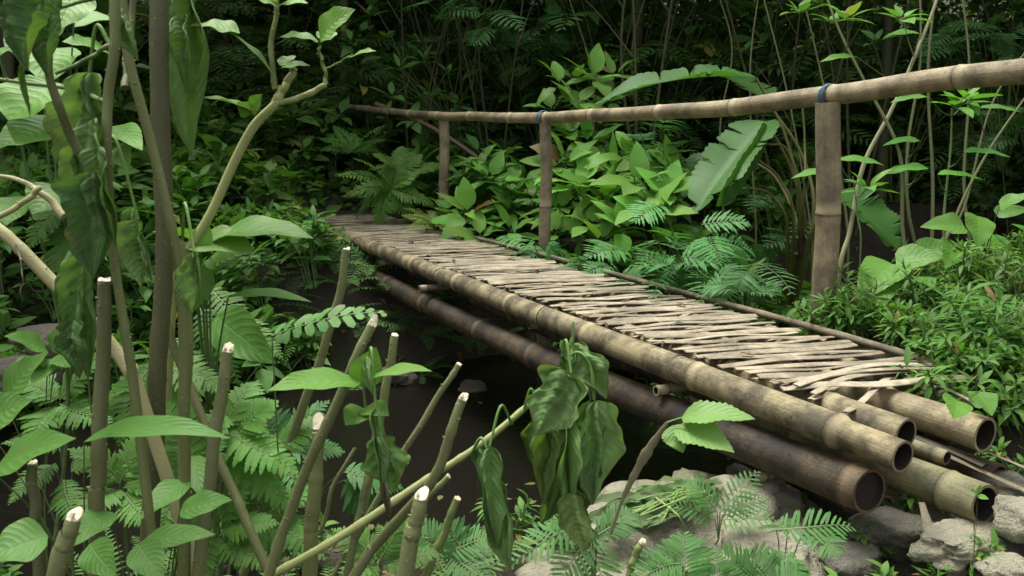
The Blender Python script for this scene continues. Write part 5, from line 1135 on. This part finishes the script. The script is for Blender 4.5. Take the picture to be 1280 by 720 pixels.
fern_px('bright fern with broad level fronds right of the white topped cut stem', [((285, 540, 2.1), (360, 585, 2.0)), ((290, 545, 2.1), (335, 500, 2.1)), ((283, 560, 2.1), (350, 625, 2.0)), ((275, 535, 2.1), (318, 470, 2.2)), ((280, 520, 2.1), (232, 548, 2.0))], 14, .085, .024, FG*1.15, serr=.16, nl=12)
fern_px('fern with narrow fronds filling the space below the slanting stem', [((330, 640, 2.1), (300, 590, 2.1)), ((330, 645, 2.1), (385, 608, 2.1)), ((335, 650, 2.1), (300, 700, 2.0)), ((340, 650, 2.1), (395, 690, 2.0)), ((345, 560, 2.3), (400, 520, 2.3)), ((350, 580, 2.3), (310, 545, 2.3))], 12, .07, .022, FG*.95)
fern_px('dark blue green fern behind the long slanting stem', [((350, 560, 2.5), (320, 500, 2.5)), ((355, 555, 2.5), (400, 500, 2.5)), ((360, 560, 2.5), (425, 560, 2.5)), ((345, 570, 2.5), (380, 620, 2.4)), ((430, 590, 2.5), (500, 605, 2.5)), ((430, 600, 2.5), (470, 640, 2.5))], 13, .085, .020, TEAL*.75, serr=.12)
fern_px('bright sprig of paired oblong leaflets reaching right in front of the far bank', [((340, 420, 2.0), (458, 380, 1.9))], 10, .055, .022, A(.09, .24, .06), serr=0, shape='even', nl=6, name='fern_sprig', kind='strap')
fern_px('drooping dark fern fronds hanging under the long level leaves', [((262, 360, 2.3), (330, 425, 2.2)), ((250, 385, 2.3), (290, 470, 2.2)), ((300, 400, 2.4), (345, 440, 2.3)), ((235, 420, 2.3), (200, 470, 2.2))], 16, .06, .014, MG*1.1)
fern_px('shaded fern fronds behind the bare pale branch at the left', [((90, 250, 2.4), (30, 300, 2.3)), ((100, 270, 2.4), (60, 330, 2.3)), ((75, 235, 2.4), (130, 290, 2.3))], 14, .08, .02, MG*.8)
fern_px('narrow dark fern in the lower left beside the frayed stem', [((75, 560, 2.0), (15, 545, 1.9)), ((80, 600, 2.0), (95, 660, 1.9)), ((90, 590, 2.0), (120, 560, 2.0)), ((70, 580, 2.0), (12, 620, 1.9))], 18, .05, .010, MG*.9)
fern_px('bright fern in front of the two rounded cut stems at the lower left', [((150, 600, 1.9), (95, 560, 1.85)), ((150, 605, 1.9), (165, 540, 1.9)), ((155, 610, 1.9), (215, 590, 1.9)), ((150, 612, 1.9), (100, 640, 1.8)), ((155, 615, 1.9), (190, 660, 1.8))], 18, .055, .013, FG)
fern_px('broad fern low between the diagonal stem and the slanting stem', [((270, 660, 2.0), (215, 630, 1.9)), ((272, 655, 2.0), (300, 600, 2.0)), ((275, 660, 2.0), (335, 650, 1.95)), ((272, 668, 2.0), (250, 715, 1.9)), ((278, 668, 2.0), (325, 705, 1.9))], 15, .065, .016, FG*1.05)
fern_px('pale fern at the bottom below the long pale branch', [((470, 700, 2.0), (420, 660, 2.0)), ((475, 700, 2.0), (500, 650, 2.0)), ((478, 705, 2.0), (540, 690, 1.95)), ((470, 706, 2.0), (430, 725, 1.9))], 15, .06, .014, FG)
fern_px('dark fern between the trunk foot and the left edge over the water', [((70, 500, 2.6), (20, 470, 2.6)), ((75, 500, 2.6), (110, 450, 2.6)), ((75, 505, 2.6), (130, 530, 2.5)), ((70, 508, 2.6), (35, 545, 2.5))], 16, .08, .018, MG)
# pinnate seedlings on the near bank
SG = A(.050, .165, .040)
for lb, fr, pr in (
    ('feathery seedling hanging below the wilted bunch', [((745, 665, 2.2), (690, 640, 2.1)), ((745, 670, 2.2), (700, 720, 2.1)), ((748, 668, 2.2), (790, 640, 2.2)), ((740, 672, 2.2), (755, 735, 2.1)), ((735, 660, 2.2), (650, 690, 2.1)), ((745, 665, 2.2), (665, 660, 2.2))], 12),
    ('feathery seedling with one upright comb of leaflets at the bottom centre right', [((852, 735, 2.1), (858, 668, 2.15), 1.2), ((855, 738, 2.1), (820, 700, 2.1)), ((860, 738, 2.1), (905, 715, 2.1)), ((850, 705, 2.1), (800, 720, 2.05))], 14),
    ('feathery seedling whose frond reaches over the boulder towards the dark pole', [((960, 735, 2.1), (935, 690, 2.15), 1.2), ((960, 738, 2.1), (990, 690, 2.15), 1.1), ((945, 730, 2.1), (905, 690, 2.1)), ((968, 730, 2.1), (1015, 720, 2.1))], 14),
    ('bright feathery frond crossing the rocks below the dark pole', [((970, 662, 2.3), (1062, 655, 2.25)), ((1010, 660, 2.3), (1045, 685, 2.2)), ((985, 665, 2.3), (960, 650, 2.4))], 13),
    ('shaded feathery seedling on the flat rock beside the rounded grey stone', [((900, 640, 2.9), (945, 590, 2.9)), ((905, 645, 2.9), (955, 620, 2.9)), ((900, 650, 2.9), (960, 645, 2.8)), ((895, 640, 2.9), (870, 605, 2.9)), ((890, 650, 2.9), (840, 625, 2.9))], 10),
    ('small feathery seedling in the lower centre among the stems', [((560, 690, 2.2), (610, 670, 2.2)), ((565, 695, 2.2), (600, 720, 2.1)), ((555, 690, 2.2), (520, 665, 2.2)), ((580, 700, 2.2), (560, 655, 2.2))], 12)):
    fern_px(lb, fr, pr, .066, .0082, SG*(.85+.3*rng.random()), serr=0, shape='even', nl=5, name='feathery_seedling', cat='seedling', kind='strap', pdroop=.3)
# low broad leaves, bottom left
fresh_sets = (
    ('leafy seedling with large soft leaves in the bottom left corner', gl(150, 700, 2.0), [((140, 640, 1.5), (75, 690, 1.4), .065, (0, -.6, 1), MG*1.05, .4, 'ovate'), ((112, 680, 1.35), (145, 722, 1.3), .055, (0, -.8, .7), MG*1.15, .4, 'ovate'), ((172, 680, 1.35), (205, 726, 1.3), .055, (.2, -.8, .7), MG*1.0, .4, 'ovate'), ((60, 670, 1.4), (-20, 700, 1.35), .09, (0, -.5, 1), MG*1.1, .4, 'ovate')]),
    ('seedling with one long leaf slanting across the bottom left', gl(200, 700, 2.0), [((235, 600, 1.6), (175, 650, 1.5), .06, (-.2, -.7, .7), MG*1.15, .3, 'ovate'), ((225, 640, 1.5), (290, 625, 1.5), .06, (0, -.4, 1), MG*1.05, .4, 'ovate'), ((175, 680, 1.4), (270, 668, 1.4), .05, (0, -.4, 1), MG*1.05, .4, 'lance'), ((240, 570, 1.7), (255, 625, 1.6), .05, (.4, -1, .3), MG*1.0, .3, 'ovate')]),
    ('long arched dark leaf crossing level in front of the trunk base', gl(100, 640, 2.0), [((-10, 590, 1.5), (95, 548, 1.45), .09, (0, -.5, 1), MG*1.05, .35, 'lance'), ((105, 552, 1.4), (288, 548, 1.35), .055, (0, -.35, 1), MG*1.25, .8, 'lance'), ((-20, 530, 1.7), (40, 500, 1.7), .09, (-.2, -.8, .8), MG*1.15, .4, 'ovate'), ((5, 500, 1.8), (60, 440, 1.8), .08, (-.3, -.7, .6), MG*1.1, .4, 'ovate')]),
    ('shaded leafy plant at the left edge above the dark water', gl(40, 560, 2.8), [((60, 440, 2.5), (5, 420, 2.4), .1, (0, -.5, 1), MG*1.1, .4, 'ovate'), ((70, 450, 2.5), (40, 480, 2.4), .09, (0, -.8, .8), MG*1.15, .4, 'ovate'), ((70, 445, 2.5), (120, 460, 2.4), .09, (0, -.5, 1), MG*1.1, .4, 'ovate'), ((65, 440, 2.6), (90, 405, 2.6), .08, (0, -.7, 1), MG, .4, 'ovate'), ((60, 455, 2.5), (12, 458, 2.4), .08, (0, -.5, 1), MG*1.0, .4, 'ovate')]))
for lb, b_, it in fresh_sets: leafset('broad_leaf_seedling', lb, 'seedling', b_, it, sr=.0025, nl=14)
leafset('rock_edge_seedling', 'tiny seedling sprouting in front of the mossy pole end', 'seedling', gl(1216, 640, 2.5), [((1222, 618, 2.35), (1212, 612, 2.33), .02, (0, -.6, 1), LG, .2, 'ovate'), ((1222, 620, 2.35), (1236, 624, 2.33), .02, (0, -.6, 1), LG, .2, 'ovate'), ((1222, 616, 2.35), (1226, 606, 2.35), .015, (0, -1, .5), LG, .2, 'ovate')], sr=.001, nl=6)
lowc = make_broad(.16, 5, .06, LG*.8, .4, 4, nl=5)
lowd = make_broad(.2, 5, .07, MG*1.1, .3, 5, nl=5, kind='lance')
k = 0
for px, py, d, lb in ((1110, 690, 2.6, 'low weed left of the torn bamboo sheath'), (1175, 712, 2.5, 'low weed in front of the torn bamboo sheath'), (1045, 712, 2.6, 'low weed by the brown stone'), (1230, 700, 2.6, 'low weed between the two corner stones'), (1140, 590, 2.9, 'low weed in the gap between the pole ends'), (1265, 600, 3.0, 'low weed beside the rotten pole end'), (1090, 650, 2.8, 'low weed under the dark pole end'), (1215, 655, 2.6, 'low weed under the mossy pole end'), (700, 712, 3.0, 'low weed left of the tan boulder'), (640, 712, 3.2, 'low weed on the water edge at the bottom'), (1000, 590, 3.2, 'low weed behind the small brown stone')):
    pr = (lowc, lowd)[k % 2]; p = gl(px, py, d)
    if k < 2: o = pr; o.location = tuple(p)
    else: o = dup(pr, p, rng.random()*6.28, rng.uniform(.8, 1.2))
    o.name = 'small_weed'; o['label'] = lb; o['category'] = 'weed'; k += 1
# foreground groundcover on the near bank
nbp = [make_fern(7, .34, 14, .06, .013, FG*.8, nl=4), make_broad(.26, 6, .10, MG*1.1, .42, 5, nl=5), make_fern(6, .3, 12, .055, .012, MG, nl=4)]
def rb3():
    while True:
        x = rng.uniform(-2.6, .1); y = rng.uniform(2.0, 3.7); s, t = ST(x, y)
        if float(G(x, y)) > -.80 and t < -.7: return x, y
scatter(nbp, 34, rb3, ['low fern on the near bank', 'low leafy plant on the near bank', 'darker low fern on the near bank'], 'low plants on the near bank', 'low plant', 'low_plant', .8, 1.3, .2, rows=(2.6, 3.2), wh=w_near)
# heap of wilted cut greens on the flat rock
hp = thing('cut_greens', 'heap of limp cut leaves and stalks lying on the flat tan rock', 'cut greens', P(820, 632, 3.1))
RT = P(868, 678, 3.2)[2]+.19; M = Mesh(); n = 70; X = rng.uniform(775, 905, n); q = np.array([PZ(a, 650-.28*(a-775)+rng.uniform(-24, 14), RT+.02+.05*rng.random()) for a in X]); a = rng.normal(size=n)*.6+PI*.9
leaves(M, 'lance', q, np.stack([np.cos(a), np.sin(a)*.5, -.1+.15*rng.normal(size=n)], 1), nrm(UP+A(0, -.5, 0)+rng.normal(size=(n, 3))*.4), .13+.06*rng.random(n), .045, .7, .5, jit(A(.10, .16, .075), n), 10, 2, .12, curl=.2)
M.build('leaves', M_WILT, hp); M = Mesh()
for j in range(16):
    b_ = PZ(rng.uniform(770, 840), rng.uniform(630, 655), RT+.05); e = PZ(rng.uniform(850, 900), rng.uniform(596, 625), RT+.05); tube(M, spl([b_, (b_+e)/2+A(0, 0, .03*rng.random()), e], 10), [.0028, .0018], 5, (1.6, 1.7, 1.3))
tube(M, spl([PZ(885, 614, RT+.07), PZ(850, 625, RT+.1), PZ(800, 645, RT+.08)], 10), [.0035, .003], 6, (2, 1.9, 1.5)); tube(M, spl([PZ(820, 622, RT+.08), PZ(848, 645, RT+.07), PZ(858, 668, RT-.02)], 10), [.0035, .003], 6, (2, 1.9, 1.5))
M.build('stalks', M_GREEN, hp)

# dead leaves dropped on the deck and on the water
for i in range(12):
    s_ = rng.uniform(.5, 5.2); t_ = rng.uniform(.08, .72); c = B(s_, t_, .042); o = Mesh(); a = rng.random()*6.28
    leaves(o, 'ovate', c, (math.cos(a), math.sin(a), .05), nrm(UP+rng.normal(size=3)*.15), .05+.03*rng.random(), .025, .7, .4, A(.17, .115, .055)*(.6+.7*rng.random()), 8, 2, .1)
    o = o.build('fallen_leaf', M_DEAD if i % 2 else M_FAR, None, c)
    tag(o, 'curled dead leaf on the woven deck, '+('near end' if s_ < 1.2 else 'before the nearest post' if s_ < 2 else 'middle part' if s_ < 3.6 else 'far part')+(', camera side' if t_ < .3 else ', centre' if t_ < .5 else ', handrail side'), 'fallen leaf', 'fallen leaves on the deck')
for i in range(14):
    px, py = rng.uniform(430, 760), rng.uniform(500, 690); c = PZ(px, py, -.843); M = Mesh(); a = rng.random()*6.28
    leaves(M, 'ovate', c, (math.cos(a), math.sin(a), 0), UP, .05+.04*rng.random(), .03, .05, .05, (A(.14, .10, .05), A(.10, .13, .04))[i % 2], 6, 1)
    o = M.build('floating_leaf', M_FAR, None, c); tag(o, ('brown' if i % 2 == 0 else 'green')+' leaf floating on the stream', 'floating leaf', 'leaves floating on the stream')
